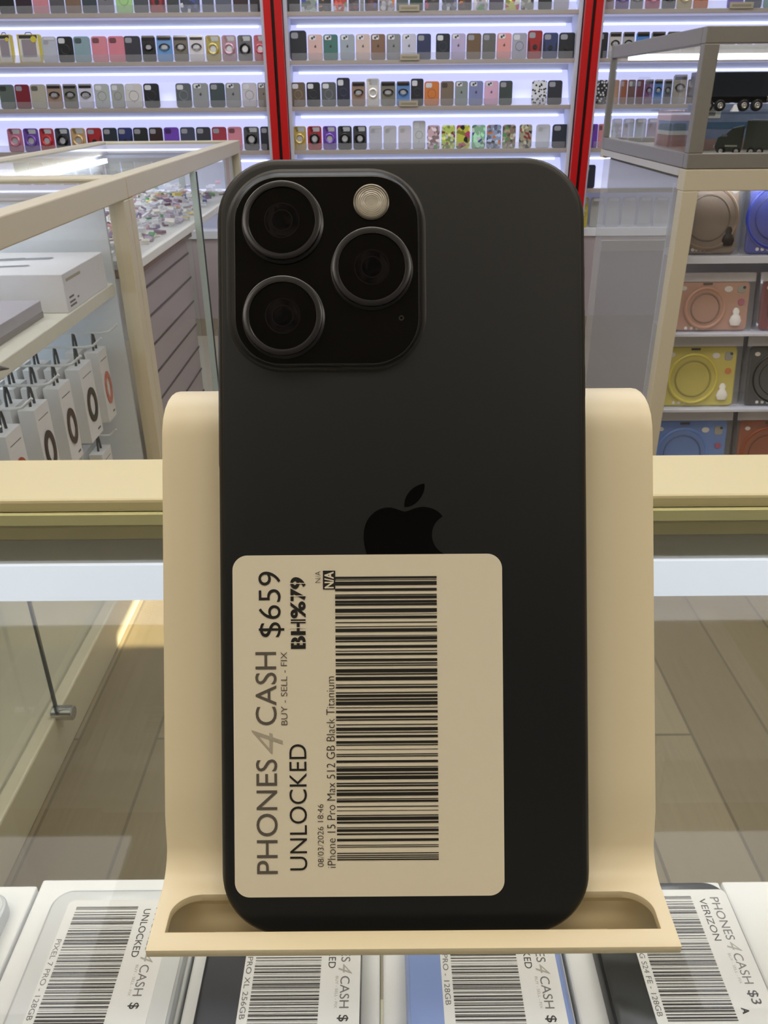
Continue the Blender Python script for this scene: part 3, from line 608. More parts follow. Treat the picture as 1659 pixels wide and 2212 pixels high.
MB().box(XC + .03, XC1, YC0 + .03, YC1 - .03, ZQ - .012, ZQ - .006).build('top_glass', GLASS, t, M=Mi)
zsh = atY(1600, 241, 2.26).z
MB().box(XC + .04, XC1, 2.22, 2.62, zsh - .005, zsh).build('glass_shelf', glass((.8, .82, .84), 1, 'smoked_glass'), t, M=Mi)
MB().box(XC + .04, XC1, YC0 + .03, YC1 - .03, zb + .004, zb + .02).build('floor_board', mat('a9a290', .5), t, M=Mi)
zl = atY(1600, 121, 2.9).z
MB().box(XC + .04, XC1, 2.92, 2.935, zl - .008, zl + .008).build('light_strip', mat('f2f6ff', .5, emit=6), t, M=Mi)
def wheel(mb, mh, x, y, z, r):
    Mw = Matrix.Translation((x, y, z)) @ Matrix.Rotation(math.pi / 2, 4, 'X')
    mb.lathe([(r * .8, -.005), (r, -.003), (r, .007), (r * .8, .009)], 20, Mw); mh.lathe([(r * .6, .008), (r * .45, .0105), (r * .2, .0095), (r * .05, .013)], 16, Mw)
def truck(loc, rz, L, H, c_, label, kx):
    t = thing('toy_truck', loc, label, 'toy truck', None, rot=(0, 0, rz))
    body = mat(c_, .3, name='truck_paint')
    MB().box(-.01, L, -.028, .028, H * .36, H).build('trailer', body, t, bevel=.002)
    MB().box(0, L, -.024, .024, H * .22, H * .36).build('chassis', BLACK, t)
    return t, body
p0 = atY(1498, 240, 2.30); sc = 1 / (F / (2.30 * cT)) 
tt, bd = truck((p0.x, 2.30, zsh + .0005), 0, .40, .088, '2a303a', 'large black toy semi truck on the glass shelf of the cube showcase', 0)
for k, x in enumerate((.022, .052, .112, .145, .30, .33)):
    a, b_ = MB(), MB(); wheel(a, b_, x, -.03, .0135, .0135)
    wo = a.build('wheel', mat('16161a', .6), tt, smooth=True); b_.build('hubcap', mat('d4d0cc', .25, .7), wo, smooth=True)
MB().box(.40, .47, -.03, .03, .02, .07).build('cab', mat('4a1420', .3), tt, bevel=.006)
MB().box(.168, .2, -.034, -.028, .022, .034).build('fuel_tank', CHROME, tt, bevel=.002)
mb = MB(); mb.lathe([(.010, 0), (.010, .002), (.005, .008), (.001, .014)], 4, Matrix.Translation((.085, -.045, 0))); 
cn = thing('price_ticket', (p0.x + .085, 2.25, zsh + .0005), 'tiny white folded ticket standing before the large black truck', 'price ticket')
mb = MB(); mb.add([(-.009, -.006, 0), (.009, -.006, 0), (.009, .006, 0), (-.009, .006, 0), (-.003, 0, .016), (.003, 0, .016)], [(0, 1, 5, 4), (2, 3, 4, 5), (0, 4, 3), (1, 2, 5), (0, 3, 2, 1)]); mb.build('ticket', mat('f0f0f4', .5), cn)
zf = zb + .0205
p1 = atY(1540, 333, 2.36); 
tt = thing('toy_truck', (p1.x, 2.34, zf), 'dark green toy lorry with grey roof on the cube showcase floor', 'toy truck', None, rot=(0, 0, math.radians(-24)))
gm = mat('3e453e', .35, name='dark_green_truck')
mb = MB()
prof = [(0, .008), (-.006, .02), (.0, .042), (.018, .050), (.032, .064), (.06, .07), (.06, .008)]
mb.loft([[(x, y, z) for x, z in prof] for y in (-.027, .027)]); mb.build('cab', gm, tt, bevel=.002)
MB().box(.065, .34, -.029, .029, .014, .082).build('trailer', gm, tt, bevel=.002)
MB().box(.075, .335, -.022, .022, .082, .0835).build('roof_panel', mat('7c8294', .3), tt)
MB().box(.02, .05, -.0285, -.027, .02, .024).build('badge', mat('a8a89c', .3), tt)
MB().box(.008, .022, -.028, -.0265, .044, .049).build('windscreen', mat('7c8490', .1), tt)
mb = MB(); mb.lathe([(.003, 0), (.004, .003), (.0005, .004)], 10, Matrix.Translation((-.004, -.02, .02)) @ Matrix.Rotation(-math.pi / 2, 4, 'Y')); mb.build('headlamp', mat('e0e4e8', .2), tt)
for k, x in enumerate((.012, .05, .085, .105, .20, .225)):
    a, b_ = MB(), MB(); wheel(a, b_, x, -.028, .010, .010)
    wo = a.build('wheel', mat('16161a', .6), tt, smooth=True); b_.build('hubcap', mat('dcdad6', .25, .6), wo, smooth=True)
# cartons in the cube
a, b_ = atY(1490, 320, 2.52), atY(1720, 246, 2.52)
cb = thing('model_truck_carton', (a.x, 2.52, zf), 'wide blue-grey pictorial carton behind the green toy lorry', 'box')
MB().box(0, b_.x - a.x, 0, .07, 0, .118).build('carton', mat('8c98b4', .4, noise=.35, scale=14), cb, bevel=.001)
MB().box(.0, b_.x - a.x, -.0008, 0, .055, .072).build('printed_band', mat('54708c', .5), cb)
MB().box(.0, b_.x - a.x, -.0008, 0, 0, .028).build('pink_border', mat('b4948c', .5), cb)
lw = .052
MB().box(.02, .02 + lw, -.0018, -.0008, .082, .116).build('price_label', mat('e4e4dc', .5), cb)
mb = MB()
for k in range(10): mb.box(.034 + k * .0023, .0352 + k * .0023, -.0024, -.0018, .088, .108)
mb.build('barcode', mat('4c4c48', .5), cb)
a, b_ = atY(1449, 330, 2.40), atY(1493, 330, 2.40)
cb = thing('striped_carton', (a.x, 2.44, zf), 'narrow pink, blue and brown banded carton by the cube upright', 'box')
w = b_.x - a.x; H = atY(1470, 239, 2.44).z - zf
MB().box(0, w, 0, .12, 0, H).build('carton', mat('c8a4a0', .5), cb, bevel=.001)
MB().box(-.0006, w + .0006, -.0008, .1, H * .52, H * .76).build('blue_picture', mat('46647c', .4, noise=.3, scale=40), cb)
MB().box(-.0006, w + .0006, -.0008, .1, H * .14, H * .42).build('brown_picture', mat('8c5c48', .4, noise=.3, scale=40), cb)
MB().box(-.0006, w + .0006, -.0008, .1, H * .42, H * .52).build('pale_band', mat('b8bcb4', .5), cb)

# ------------------------------------------------------------------ our counter
ZG = .9535
yb0, yb1 = atZ(200, 1080, ZG).y, atZ(200, 991, ZG).y
CX0, CX1 = -.55, .60
t = thing('service_counter', (0, .1, 0), 'cream-framed glass service counter in the foreground carrying the phone stand', 'counter')
Mi = Matrix.Translation((0, -.1, 0)); YN = -.12
OL = mat('a8a070', .3, .5, name='olive_anodised'); OL2 = mat('a89f74', .4, 0, name='dark_olive_track'); 
mb = MB(); mb.box(CX0, CX1, yb0, yb1, ZG - .03, ZG).box(CX0, CX0 + .045, YN, yb0, ZG - .03, ZG).box(CX1 - .045, CX1, YN, yb0, ZG - .03, ZG).box(CX0, CX1, YN - .045, YN, ZG - .03, ZG)
mb.build('top_frame', CREAMC, t, bevel=.0015, M=Mi)
zy = lambda y, Y=None: atY(200, y, yb0).z
MB().box(CX0 + .045, CX1 - .045, YN, yb0 - .0005, ZG - .006, ZG - .0005).build('top_glass', GLASST, t, M=Mi)
MB().box(CX0 + .045, CX1 - .045, yb0 - .0012, yb0 - .0002, zy(1104), ZG - .0062).build('glass_gasket', OL, t, M=Mi)
MB().box(CX0 + .045, CX1 - .045, yb0 - .004, yb0, zy(1126), zy(1104)).build('inner_rail', mat('c8c490', .35, name='pale_olive_rail'), t, M=Mi)
MB().box(CX0 + .045, CX1 - .045, yb0 - .002, yb0 + .001, zy(1160), zy(1126)).build('track_recess', OL2, t, M=Mi)
MB().box(CX0 + .045, CX1 - .045, yb0 - .001, yb0 + .003, zy(1214), zy(1161)).build('metal_track', mat('8f8d7e', .3, .15, name='metal_track'), t, M=Mi)
MB().box(CX0 + .045, CX1 - .045, yb0 - .003, yb0 + .003, zy(1290), zy(1215)).build('light_strip', mat('dce8f8', .5, emit=.42, name='soft_light_bar'), t, M=Mi)
MB().box(CX0 + .045, CX1 - .045, yb0 + .012, yb0 + .018, .50, ZG - .03).build('front_glass', glass((.93, .94, .9), .8, 'front_glass'), t, M=Mi)
MB().box(CX0, CX1, yb0, yb1, 0, .50).build('kick_panel', CREAM, t, M=Mi)
MB().box(CX0, CX0 + .03, YN, yb0, 0, ZG - .03).build('side_panel', WHITE, t, M=Mi)
MB().box(CX1 - .03, CX1, YN, yb0, 0, ZG - .03).build('side_panel', WHITE, t, M=Mi)
ZBX = .735; ZSH = ZBX - .04
ysh = atZ(200, 1893, ZBX).y
MB().box(CX0 + .03, CX1 - .03, YN, ysh, ZSH - .006, ZSH).build('glass_shelf', GLASST, t, M=Mi)
MB().box(CX0 + .05, CX1 - .05, .02, .03, .90, .91).build('under_light', mat('e0e9ff', .5, emit=30, name='under_light'), t, M=Mi)
MB().box(CX0 + .045, CX1 - .045, .005, .045, .911, .915).box(CX0 + .045, CX1 - .045, .042, .046, .885, .911).build('unseen_light_cap', mat('c8c8c0', .4), t, M=Mi)  # unseen cap added over the out-of-view lamp so it shines only downward

# ------------------------------------------------------------------ labels (same printed layout everywhere)
BARS = [(190, 203), (208, 212), (220, 243), (262, 278), (298, 304), (308, 325), (335, 350), (353, 366), (385, 408), (418, 421), (430, 446), (466, 472), (492, 497), (506, 527), (548, 552), (556, 574), (580, 588), (608, 625), (640, 645), (655, 668), (690, 706), (715, 722), (728, 734), (752, 774), (780, 788), (800, 822), (845, 851), (858, 870), (893, 900), (908, 924), (932, 943), (950, 972), (985, 990), (1005, 1020), (1038, 1052), (1058, 1066), (1088, 1094), (1108, 1128), (1136, 1142), (1155, 1170), (1190, 1206), (1212, 1218), (1240, 1244), (1268, 1274), (1280, 1286), (1308, 1322), (1345, 1350), (1355, 1376), (1385, 1395), (1402, 1424), (1444, 1452), (1458, 1468), (1486, 1496), (1503, 1524), (1540, 1545), (1550, 1563), (1586, 1592), (1612, 1616), (1640, 1646), (1652, 1672), (1680, 1692), (1715, 1720), (1726, 1742), (1752, 1762), (1785, 1800), (1822, 1827), (1833, 1838), (1870, 1876), (1884, 1890), (1896, 1902), (1908, 1916)]
INK = mat('15120f', .6, name='black_ink'); INKG = mat('5a544c', .6, name='grey_ink', noise=.25, scale=3000); INKL = mat('a8a090', .6, name='faint_ink')
STK = mat('e0d8c4', .55, name='sticker_paper', noise=.015, scale=300)
STKW = mat('eff1f4', .55, name='white_sticker_paper', noise=.01)
mm = .001
def label_print(parent, org, U, V, N, lines, bars, ink, inkg, inkl, bar=True):
    """org = corner where header edge meets text start; U across (header -> barcode), V reading direction, N lift. mm units"""
    org, U, V, N = map(Vector, (org, U, V, N)); Lf = N * .00012
    A, B_, C_ = MB(), MB(), MB()
    for (s, v0, v1, u0, u1, ch, bold) in lines:
        mb = {'k': A, 'g': B_, 'l': C_}[ch]
        glyphs(mb, s, org + V * v0 * mm + U * u1 * mm, V, -U, (v1 - v0) * mm, (u1 - u0) * mm, bold, Lf, .35 if s == '4' else 0)
    if A.v: A.build('lettering', ink, parent)
    if B_.v: B_.build('grey_lettering', inkg, parent)
    if C_.v: C_.build('faint_lettering', inkl, parent)
    (u0, u1, v0, v1) = bars; mb = MB(); K = 1916 - 190
    for a, b in BARS:
        quad(mb, org, U, V, u0 * mm, u1 * mm, (v0 + (1916 - b) / K * (v1 - v0)) * mm, (v0 + (1916 - a) / K * (v1 - v0)) * mm, Lf)
    mb.build('barcode', ink, parent)

# phones and cartons under the glass
LP = ZBX + .0085
boxes = [(-107, 'white', 'e6e8ec', None, 'furthest left'), (228, 'white', 'dfe3e8', 'A', ''), (612, 'dark grey', '4a4c54', 'B', ''), (1045, 'light blue', '8fa6e2', 'C', ''), (1462, 'black', '3a3b3c', 'D', ''), (1800, 'white', 'e6e8ec', None, 'furthest right')]
XBW = .0915
MODEL = {'A': ('PIXEL 7 PRO - 128GB', 2030, 2205), 'B': ('PRO XL 256GB', 2068, 2203), 'C': ('PRO - 128GB', 2062, 2172), 'D': ('G S24 FE - 128GB', 2060, 2197)}
LEFTX = {'A': 103, 'B': 532, 'C': 951, 'D': 1378}
bxw = mat('eef0f3', .4, name='white_carton', noise=.01)
edges = [atZ(x, 1900, ZBX).x for x in (-330, 68, 447, 838, 1232, 1561, 1950)]
edges = [-.2855, -.1900, -.0975, -.0030, .0880, .1815, .275]
for i, (xc, cn_, c_, key, extra) in enumerate(boxes):
    x0, x1 = edges[i] + .0008, edges[i + 1] - .0008
    yt = atZ(200 if i < 3 else 1500, {0: 1912, 1: 1899, 5: 1904}.get(i, 1905), ZBX).y
    lab = {0: 'white phone carton beneath the glass, left edge of the row', 1: 'white carton under the white phone labelled PIXEL 7 PRO', 2: 'white carton under the dark grey phone labelled PRO XL',
           3: 'white carton under the light blue phone', 4: 'white carton under the black phone labelled VERIZON', 5: 'white phone carton at the right edge of the row, nothing on it'}[i]
    t = thing('phone_carton', ((x0 + x1) / 2, yt, ZSH), lab, 'box', 'white phone cartons under the glass')
    w = x1 - x0
    MB().box(-w / 2, w / 2, -.17, 0, .012, ZBX - ZSH).build('lid', bxw, t, bevel=.0012)
    MB().box(-w / 2 + .0008, w / 2 - .0008, -.169, -.001, 0, .012).build('base', mat('d4d6da', .4), t)
    if i == 5: continue
    xm = atZ(xc, 2070, LP).x; ytop = atZ(xc, {1: 1919, 4: 1903}.get(i, 1925), LP).y; pw = .0765
    if i == 0: xm = (x0 + x1) / 2 + .001
    lab = {0: 'white phone lying on the carton at the left edge', 1: 'white phone with PIXEL 7 PRO price label on its carton', 2: 'dark grey phone with PRO XL 256GB price label on its carton',
           3: 'light blue phone with PRO 128GB price label on its carton', 4: 'black phone with VERIZON price label on its carton'}[i]
    t = thing('smartphone', (xm, ytop, ZBX + .0003), lab, 'phone', 'phones lying under the counter glass')
    fr = {'white': 'c9cdd2', 'dark grey': '35363c', 'light blue': '9fb0e0', 'black': '1e1f22'}[cn_]
    slabZ(MB(), 0, -.08, pw, .16, .0105, 0, .0078, .0018).build('frame', mat(fr, .3, .3), t, smooth=True)
    slabZ(MB(), 0, -.08, pw - .0035, .1565, .009, .0078, .0082, .0002).build('back_glass', mat(c_, .15), t, smooth=True)
    if key:
        lx = atZ(LEFTX[key], 2070, LP).x - xm; ly = {'A': atZ(200, 1945, LP).y, 'D': atZ(1500, 1922, LP).y}.get(key, ytop - .011) - ytop
        lx = min(lx, pw / 2 - .0565)
        sk = slabZ(MB(), lx + .028, ly - .0355, .056, .071, .003, .0082, .0084).build('price_sticker', STKW, t)
        s, y0, y1 = MODEL[key]
        ltop = ytop + ly
        v0 = (ltop - atZ(LEFTX[key], y0, LP).y) / mm; v1 = (ltop - atZ(LEFTX[key], y1, LP).y) / mm
        lines = [('PHONES', 4.8, 28.6, 5, 9.4, 'g', 0), ('4', 29.7, 34.6, 4, 10.5, 'l', 0), ('CASH', 35.7, 50.9, 5, 9.4, 'g', 0), ('BUY - SELL - FIX', 35.7, 50.9, 10.4, 11.7, 'l', 0),
                 ('VERIZON' if key == 'D' else 'UNLOCKED', 5.5, 29 if key == 'D' else 31.7, 12, 15.5, 'k', 0), ({'C': '$30', 'D': '$3'}.get(key, '$'), 54, {'C': 64, 'D': 60.5}.get(key, 57), 5, 10.3, 'k', 0.01),
                 (s, v0, v1, 52.4, 55, 'g', 0)]
        if key in 'CD': lines.append(('A', 62, 65, 12.4, 15.8, 'k', .04))
        label_print(sk, (lx + .056, ly, .0084), (-1, 0, 0), (0, -1, 0), (0, 0, 1), lines, (19, 51, 4, 68), mat('3c3a3c', .6, name='ink_dark'), mat('77757a', .6, name='ink_grey'), mat('b4b4b0', .6, name='ink_pale'))

# ------------------------------------------------------------------ phone stand (profile in the leaning plane's frame: x across, y up the plate, z towards the viewer)
MP = Matrix(((R0.x, U0.x, B0.x, 0), (R0.y, U0.y, B0.y, 0), (R0.z, U0.z, B0.z, 0), (0, 0, 0, 1)))
O = CAM + FW * D0
MP.translation = O
inv = MP.inverted()
STM = mat('e6dabb', .38, name='cream_acrylic', noise=.008)
zpl = -.0092
prof = []
# bottom ledge (world-horizontal), fillet, plate, top curl
dirL = Vector((-sT, cT)); dirL = Vector((-sT / 1, cT))                     # (du, db) for moving towards the viewer horizontally
lu, lb = -.0854, .0060
tip = Vector((lu - .0022, lb))                    # (u, b)
ledge0 = tip - dirL * .0135
for k in range(4): prof.append(tip + (ledge0 - tip) * k / 3)
# fillet from the ledge direction to straight up
c0 = prof[-1]; R_ = .0085
# find fillet so it ends on plate plane
ang0 = math.atan2(-dirL[1], -dirL[0])
d0 = Vector((sT, -cT)); d1 = Vector((1, 0))
a0 = math.atan2(d0[1], d0[0]); a1 = 0.0
db_total = R_ * (math.cos(a1) - math.cos(a0))     # change in b along the arc
# arc: direction angle from a0 to a1; u += R*(sin..)
arc = []; n = 10
def integ(Rr, n=10):
    u = b = 0; out = []
    for k in range(n):
        a = a0 + (a1 - a0) * (k + .5) / n; ds = Rr * (a1 - a0) / n
        u += math.cos(a) * ds; b += math.sin(a) * ds; out.append((u, b))
    return out
arc = integ(R_); need = (zpl - arc[-1][1]) - c0[1]
L_ = need / d0[1]; c1 = c0 + d0 * L_ if L_ > 0 else c0
prof = [tip, tip + (c1 - tip) * .33, tip + (c1 - tip) * .66, c1] + [c1 + Vector(p) for p in arc]
ub = prof[-1][0]
utop = (1106 - 826) / F * (D0 - zpl); Rt = .0115
for k in range(1, 13): prof.append(Vector((ub + (utop - Rt - ub) * k / 12, zpl)))
nt_ = 12
for k in range(1, nt_ + 1):
    a = math.radians(125) * k / nt_
    prof.append(Vector((utop - Rt + Rt * math.sin(a), zpl - Rt * (1 - math.cos(a)))))
xl, xr = ph(352, 1200, zpl)[0], ph(1412, 1200, zpl)[0]; xm, hw = (xl + xr) / 2, (xr - xl) / 2
# arc length for the rounded upper corners
S_ = [0]
for a, b in zip(prof, prof[1:]): S_.append(S_[-1] + (b - a).length)
Lt = S_[-1] ; s_top = Lt
rc = .0235
def samp(s):
    for i in range(len(S_) - 1):
        if S_[i + 1] >= s - 1e-9:
            f_ = (s - S_[i]) / (S_[i + 1] - S_[i]); return prof[i] + (prof[i + 1] - prof[i]) * f_
    return prof[-1]
def pu(p): return PY - F * p[0] / (D0 - p[1])         # image row of a profile point on the centre line
fine = [Lt * k / 2000 for k in range(2001)]
sA = next(q for q in fine if pu(samp(q)) < 2011); sB = next(q for q in fine if pu(samp(q)) < 1930)
rp = (sB - sA) * .55; hp = hw - .0030; rx = .0060
inner = [sA + (sB - rp - sA) * k / 6 for k in range(7)] + [sB - rp + rp * math.sin(math.pi / 2 * k / 14) for k in range(1, 15)]
ss = [sA * k / 3 for k in range(3)] + inner + [x for x in S_ if sB + .0006 < x < Lt - rc] + [Lt - rc + rc * math.sin(math.pi / 2 * k / 14) for k in range(15)]
def hin(s):
    d = min(1, max(0, s - (sB - rp)) / rp); return hp - rx * (1 - math.sqrt(max(0, 1 - d * d)))
n1, n2 = 4, 12; NC = 2 * n1 + n2 + 1; vs = []; fs = []
for s in ss:
    p = samp(s); d = max(0, s - (Lt - rc)) / rc
    h_ = hw - .0075 * (1 - math.sqrt(max(0, 1 - d * d))); hi = min(hin(s), h_ - .001)
    xs = [-h_ + (h_ - hi) * k / n1 for k in range(n1)] + [-hi + 2 * hi * k / n2 for k in range(n2)] + [hi + (h_ - hi) * k / n1 for k in range(n1 + 1)]
    vs += [(xm + x, p[0], p[1]) for x in xs]
for i in range(len(ss) - 1):
    for k in range(NC - 1):
        if n1 <= k < n1 + n2 and sA - 1e-9 <= ss[i] and ss[i + 1] <= sB + 1e-9: continue
        a = i * NC + k; fs.append((a, a + 1, a + NC + 1, a + NC))
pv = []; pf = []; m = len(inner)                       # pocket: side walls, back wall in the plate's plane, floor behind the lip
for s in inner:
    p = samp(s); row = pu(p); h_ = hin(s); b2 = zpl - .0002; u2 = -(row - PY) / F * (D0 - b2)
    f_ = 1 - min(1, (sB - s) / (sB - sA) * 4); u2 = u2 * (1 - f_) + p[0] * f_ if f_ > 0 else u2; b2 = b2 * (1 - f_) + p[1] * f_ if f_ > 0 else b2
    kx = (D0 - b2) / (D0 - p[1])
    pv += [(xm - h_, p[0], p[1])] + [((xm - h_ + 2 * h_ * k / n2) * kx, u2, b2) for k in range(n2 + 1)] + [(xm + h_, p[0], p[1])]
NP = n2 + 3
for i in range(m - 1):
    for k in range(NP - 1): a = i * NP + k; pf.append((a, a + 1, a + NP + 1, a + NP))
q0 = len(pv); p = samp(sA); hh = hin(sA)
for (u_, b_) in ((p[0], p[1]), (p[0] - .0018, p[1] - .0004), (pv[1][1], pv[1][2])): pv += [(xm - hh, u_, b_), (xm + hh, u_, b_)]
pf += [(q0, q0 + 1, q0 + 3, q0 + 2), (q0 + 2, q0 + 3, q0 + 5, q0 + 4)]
stand = thing('phone_stand', None, 'cream moulded phone stand with curved ledge on the glass counter', 'phone stand', M=Matrix.Translation(MP @ Vector((xm, prof[0][0], prof[0][1]))))
SM = stand.matrix_world.inverted() @ MP
so = MB().add(vs, fs).build('cradle', STM, stand, smooth=False, M=SM, recalc=False)
for p in so.data.polygons: p.use_smooth = True
sm_ = so.modifiers.new('thick', 'SOLIDIFY'); sm_.thickness = .0020; sm_.offset = -1
bv = so.modifiers.new('bevel', 'BEVEL'); bv.width = .0005; bv.segments = 2; bv.limit_method = 'ANGLE'; bv.angle_limit = math.radians(50)
pk = MB().add(pv, pf).build('phone_pocket', mat('c9bc9c', .5, name='shaded_cream_acrylic', noise=.02), stand, M=SM)  # darker tan copy of the stand cream; recess shade put into the colour
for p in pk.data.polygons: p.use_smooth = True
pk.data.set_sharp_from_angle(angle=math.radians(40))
# rear leg down to the glass
pt = MP @ Vector((xm, utop - .012, zpl - .021)); foot = Vector((pt.x, pt.y + .05, ZG))
Mw_ = stand.matrix_world.inverted()
mb = MB()
tk = .0025; hw2 = hw * .8
mb.add([(pt.x + s * hw2, pt.y + dy, pt.z) for s in (-1, 1) for dy in (0, tk)] + [(foot.x + s * hw2, foot.y + dy, foot.z) for s in (-1, 1) for dy in (0, tk)], [(0, 1, 3, 2), (4, 6, 7, 5), (0, 4, 5, 1), (2, 3, 7, 6), (0, 2, 6, 4), (1, 5, 7, 3)])
lg = mb.build('rear_leg', STM, stand, M=Mw_)
bt = MP @ Vector((xm, prof[0][0], prof[0][1]))
mb = MB(); mb.box(xm - hw * .8, xm + hw * .8, atZ(870, 2035, ZG).y, foot.y + tk, ZG, ZG + .0006); mb.build('base_plate', STM, stand, M=Mw_)

# ------------------------------------------------------------------ the smartphone
pcx, pcy = ph(871.5, 1180); PW, PH, PT = .0771, .1626, .00825
base = MP @ Vector((pcx, pcy - PH / 2, -PT / 2))
phone = thing('smartphone', None, 'black smartphone standing back outwards on the cream stand, price sticker on it', 'phone', M=Matrix.Translation(base))
PM = phone.matrix_world.inverted() @ MP
TI = mat('35332f', .42, .75, name='dark_titanium', noise=.03)
def satin(c, rough, name, spec=.5):
    return mat(c, rough, name=name, spec=spec, noise=.02, scale=900)
BACK = satin('0f1215', .5, 'matte_black_glass', .4)
def rings(prof_, w, h, r, n=14, cx=pcx, cy=pcy):
    return [[(x, y, z) for x, y in rr(w - 2 * i, h - 2 * i, r - i, n, cx, cy)] for i, z in prof_]
def supr(prof_, w, h, r, n=14, cx=pcx, cy=pcy):
    return rings(prof_, w, h, r, n, cx, cy)
MB().loft(supr([(.0016, -PT), (.0006, -PT + .0004), (0, -PT + .0016), (0, -.0020), (.0003, -.0009), (.0009, -.00025), (.0012, -.0001)], PW, PH, .0128)).build('frame', TI, phone, smooth=True, M=PM)
MB().loft(supr([(.00115, -.0010), (.00115, -.00022), (.0014, -.00008), (.0020, 0)], PW, PH, .0128)).build('back_glass', BACK, phone, smooth=True, M=PM)
def pxbox(x0, x1, y0, y1, h):
    a = ph(x0, (y0 + y1) / 2, h); b = ph(x1, (y0 + y1) / 2, h); c = ph((x0 + x1) / 2, y0, h); d = ph((x0 + x1) / 2, y1, h)
    return (a[0] + b[0]) / 2, (c[1] + d[1]) / 2, b[0] - a[0], c[1] - d[1]
HB = .0014
cx, cy, w, h = pxbox(489, 920, 364, 803, 0)
icx, icy, iw, ih = pxbox(507, 904, 381, 786, HB)
prof_ = [(0, -.0002), (0, .00005), (.0006, .00018), (.0011, .0005), (.0014, .0009), (.0017, .0012), (.0020, HB)]
rg = []
for i, z in prof_:
    k = (z + .0002) / (HB + .0002)
    ccx, ccy = cx + (icx - cx) * k, cy + (icy - cy) * k
    f_ = i / .0020; ww, hh = w + (iw - w) * f_, h + (ih - h) * f_; r_c = .0118 - .0025 * f_
    rg.append([(x, y, z) for x, y in rr(ww, hh, r_c, 14, ccx, ccy)])
plt = MB().loft(rg).build('camera_plateau', satin('1b1b1d', .38, 'plateau_edge_glass'), phone, smooth=True, M=PM)
PG = mat('060607', .06, name='gloss_black_glass', noise=0)
slabZ(MB(), icx, icy, iw - .0002, ih - .0002, .0093, HB - .0003, HB + .00006, .00004, 14).build('plateau_glass', PG, plt)
HL = .0036
RING = mat('4b4b4e', .28, .85, name='lens_ring_metal', noise=.02)
for (x, y, rpx) in ((608, 474, 86), (803, 575, 86.5), (610, 681, 87)):
    lx_, ly_ = ph(x, y, HL); r_ = rpx / F * (D0 - HL)
    T_ = Matrix.Translation((lx_, ly_, 0))
    lens = MB().lathe([(r_ + .0004, HB - .0001), (r_ + .0003, HB + .0002), (r_ - .0002, HB + .0004), (r_, HL - .0004), (r_ - .00008, HL - .0001), (r_ - .0003, HL), (r_ - .0011, HL - .00004), (r_ - .0013, HL - .0002), (r_ - .00135, HL - .0007)], 72, T_, cap=False).build('camera_lens', RING, phone, smooth=True, M=PM)
    g_ = MB(); g_.lathe([(r_ - .0013, HL - .0009), (r_ - .0013, HL - .00055), (.0001, HL - .00050)], 64, T_); g_.build('lens_glass', mat('020203', .03, name='lens_gloss', noise=0, coat=0), lens, smooth=True)
    g_ = MB()
    for R_2 in (.0036, .0022): g_.lathe([(R_2, HL - .00050), (R_2 + .00004, HL - .00046), (R_2 - .00020, HL - .00046), (R_2 - .00022, HL - .0005)], 48, T_)
    g_.build('inner_ring', mat('0c0a0e', .2, name='inner_ring_dark', noise=0), lens, smooth=True)
fx, fy = ph(802, 436, .0018)
T_ = Matrix.Translation((fx, fy, 0))
fl = MB().lathe([(.0037, HB - .0001), (.0037, .0018), (.0034, .0019), (.0033, .0017)], 48, T_, cap=False).build('flash', mat('6c6860', .3, .5, name='flash_bezel'), phone, smooth=True, M=PM)
g_ = MB(); pr = [(.0034, HB + .0002)]
for k in range(8): R_2 = .0033 - k * .0004; pr += [(R_2, .00172), (R_2 - .0003, .0019 - k * .00003)]
pr.append((.0001, .0017)); g_.lathe(pr, 48, T_); g_.build('flash_lens', mat('b0aba0', .28, name='frosted_flash', noise=.15, scale=500, coat=.4), fl, smooth=True)
mx_, my_ = ph(867, 687, HB)
MB().lathe([(.00055, HB), (.00055, HB + .0001), (.0003, HB + .0001), (.0003, HB)], 24, Matrix.Translation((mx_, my_, 0)), cap=False).build('microphone_hole', mat('2c2b28', .3, name='mic_rim'), phone, M=PM)
# side buttons
for side, y0, y1 in ((-1, 690, 1012), (1, 560, 610), (1, 655, 745), (1, 775, 865)):
    a, b_ = ph(873, y0)[1], ph(873, y1)[1]
    slabZ(MB(), 0, 0, .0032, a - b_,   .0014, 0, .0002, .0001, 6, Matrix.Translation((pcx + side * PW / 2, (a + b_) / 2, -PT / 2)) @ Matrix.Rotation(side * math.pi / 2, 4, 'Y')).build('side_button', TI, phone, smooth=True, M=PM)
ex, ey = ph(873.5, 1150)
mb = MB(); emblem(mb, (ex, ey, .00002), (1, 0, 0), (0, 1, 0), .469 * 448 / F * D0, (0, 0, .00005)); mb.build('brand_emblem', mat('040405', .04, name='mirror_black_emblem', noise=0), phone, M=PM)
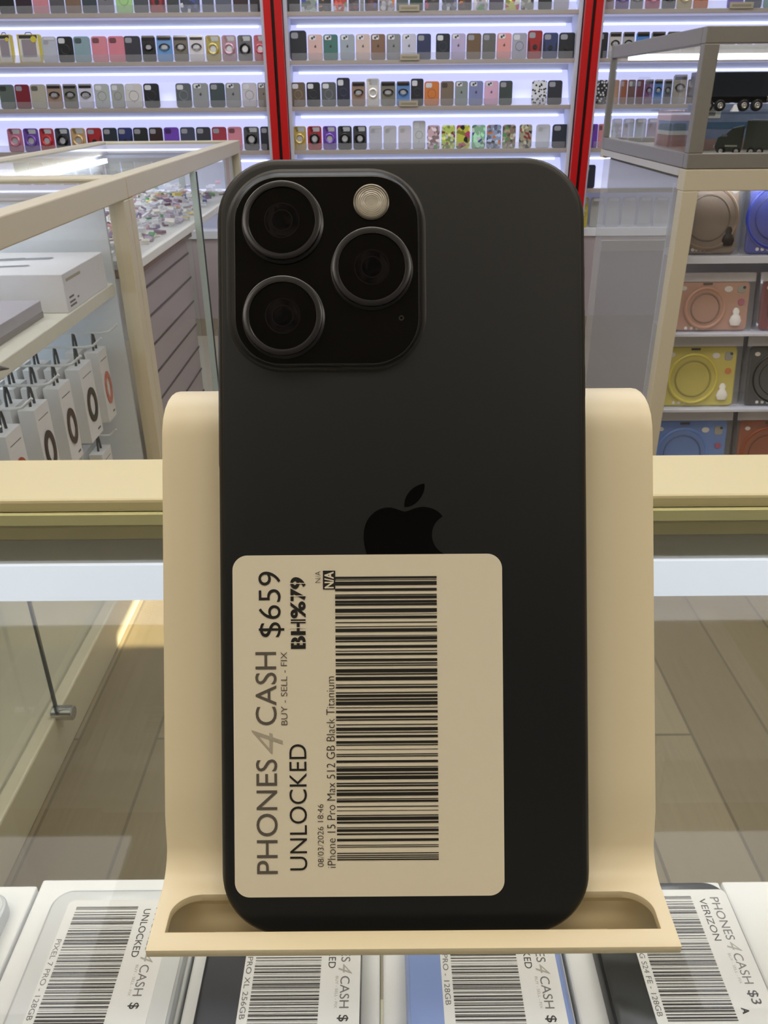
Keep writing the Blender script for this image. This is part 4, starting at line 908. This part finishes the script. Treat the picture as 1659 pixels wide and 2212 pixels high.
# price sticker
sx, sy = ph(796, 1567); sw, sh_ = .0560, .0710
sw = (1087 - 505) / F * D0; sh_ = (1936 - 1198) / F * D0
stk = slabZ(MB(), sx, sy, sw, sh_, .0031, -.00002, .00014, 0, 10).build('price_sticker', STK, phone, M=PM)
lines = [('PHONES', 4.9, 28.7, 4.6, 9.0, 'g', 0), ('4', 29.8, 34.8, 3.8, 10.2, 'l', -.01), ('CASH', 35.8, 51, 4.6, 9.0, 'g', 0), ('$659', 54.1, 67.7, 5.4, 10.7, 'k', -.006),
         ('BUY - SELL - FIX', 35.8, 51, 9.9, 11.2, 'g', -.006), ('BH%79', 51.6, 66.5, 12.0, 15.2, 'k', .03), ('UNLOCKED', 5.6, 31.8, 11.5, 15.1, 'k', -.004), ('08/03/2026 18:46', 6.3, 19.3, 17.3, 18.5, 'k', -.012),
         ('iPhone 15 Pro Max 512 GB Black Titanium', 6.1, 45.8, 19.3, 21.0, 'k', -.012), ('N/A', 65.3, 67.7, 17.2, 18.3, 'k', -.014)]
org = (sx - sw / 2, sy - sh_ / 2, .00014)
stk_par = MB; 
# children of the sticker live in the same frame
def sub(name_parent): return name_parent
label_print(stk, org, (1, 0, 0), (0, 1, 0), (0, 0, 1), lines, (21.3, 42.4, 7.6, 66.5), INK, INKG, INKL)
mb = MB(); quad(mb, org, (1, 0, 0), (0, 1, 0), 18.8 * mm, 21.35 * mm, 63.9 * mm, 67.8 * mm, (0, 0, .00013)); mb.build('boxed_background', INK, stk)
mb = MB(); glyphs(mb, 'N/A', Vector(org) + Vector((21.05 * mm, 64.1 * mm, 0)), (0, 1, 0), (-1, 0, 0), 3.5 * mm, 1.95 * mm, .03, (0, 0, .0002)); mb.build('boxed_lettering', STK, stk)
mb = MB()
for v in (52.9, 56.0, 57.3, 62.6, 65.2): quad(mb, org, (1, 0, 0), (0, 1, 0), 11.9 * mm, 15.3 * mm, (v - .08) * mm, (v + .08) * mm, (0, 0, .00018))
mb.build('stencil_gaps', STK, stk)
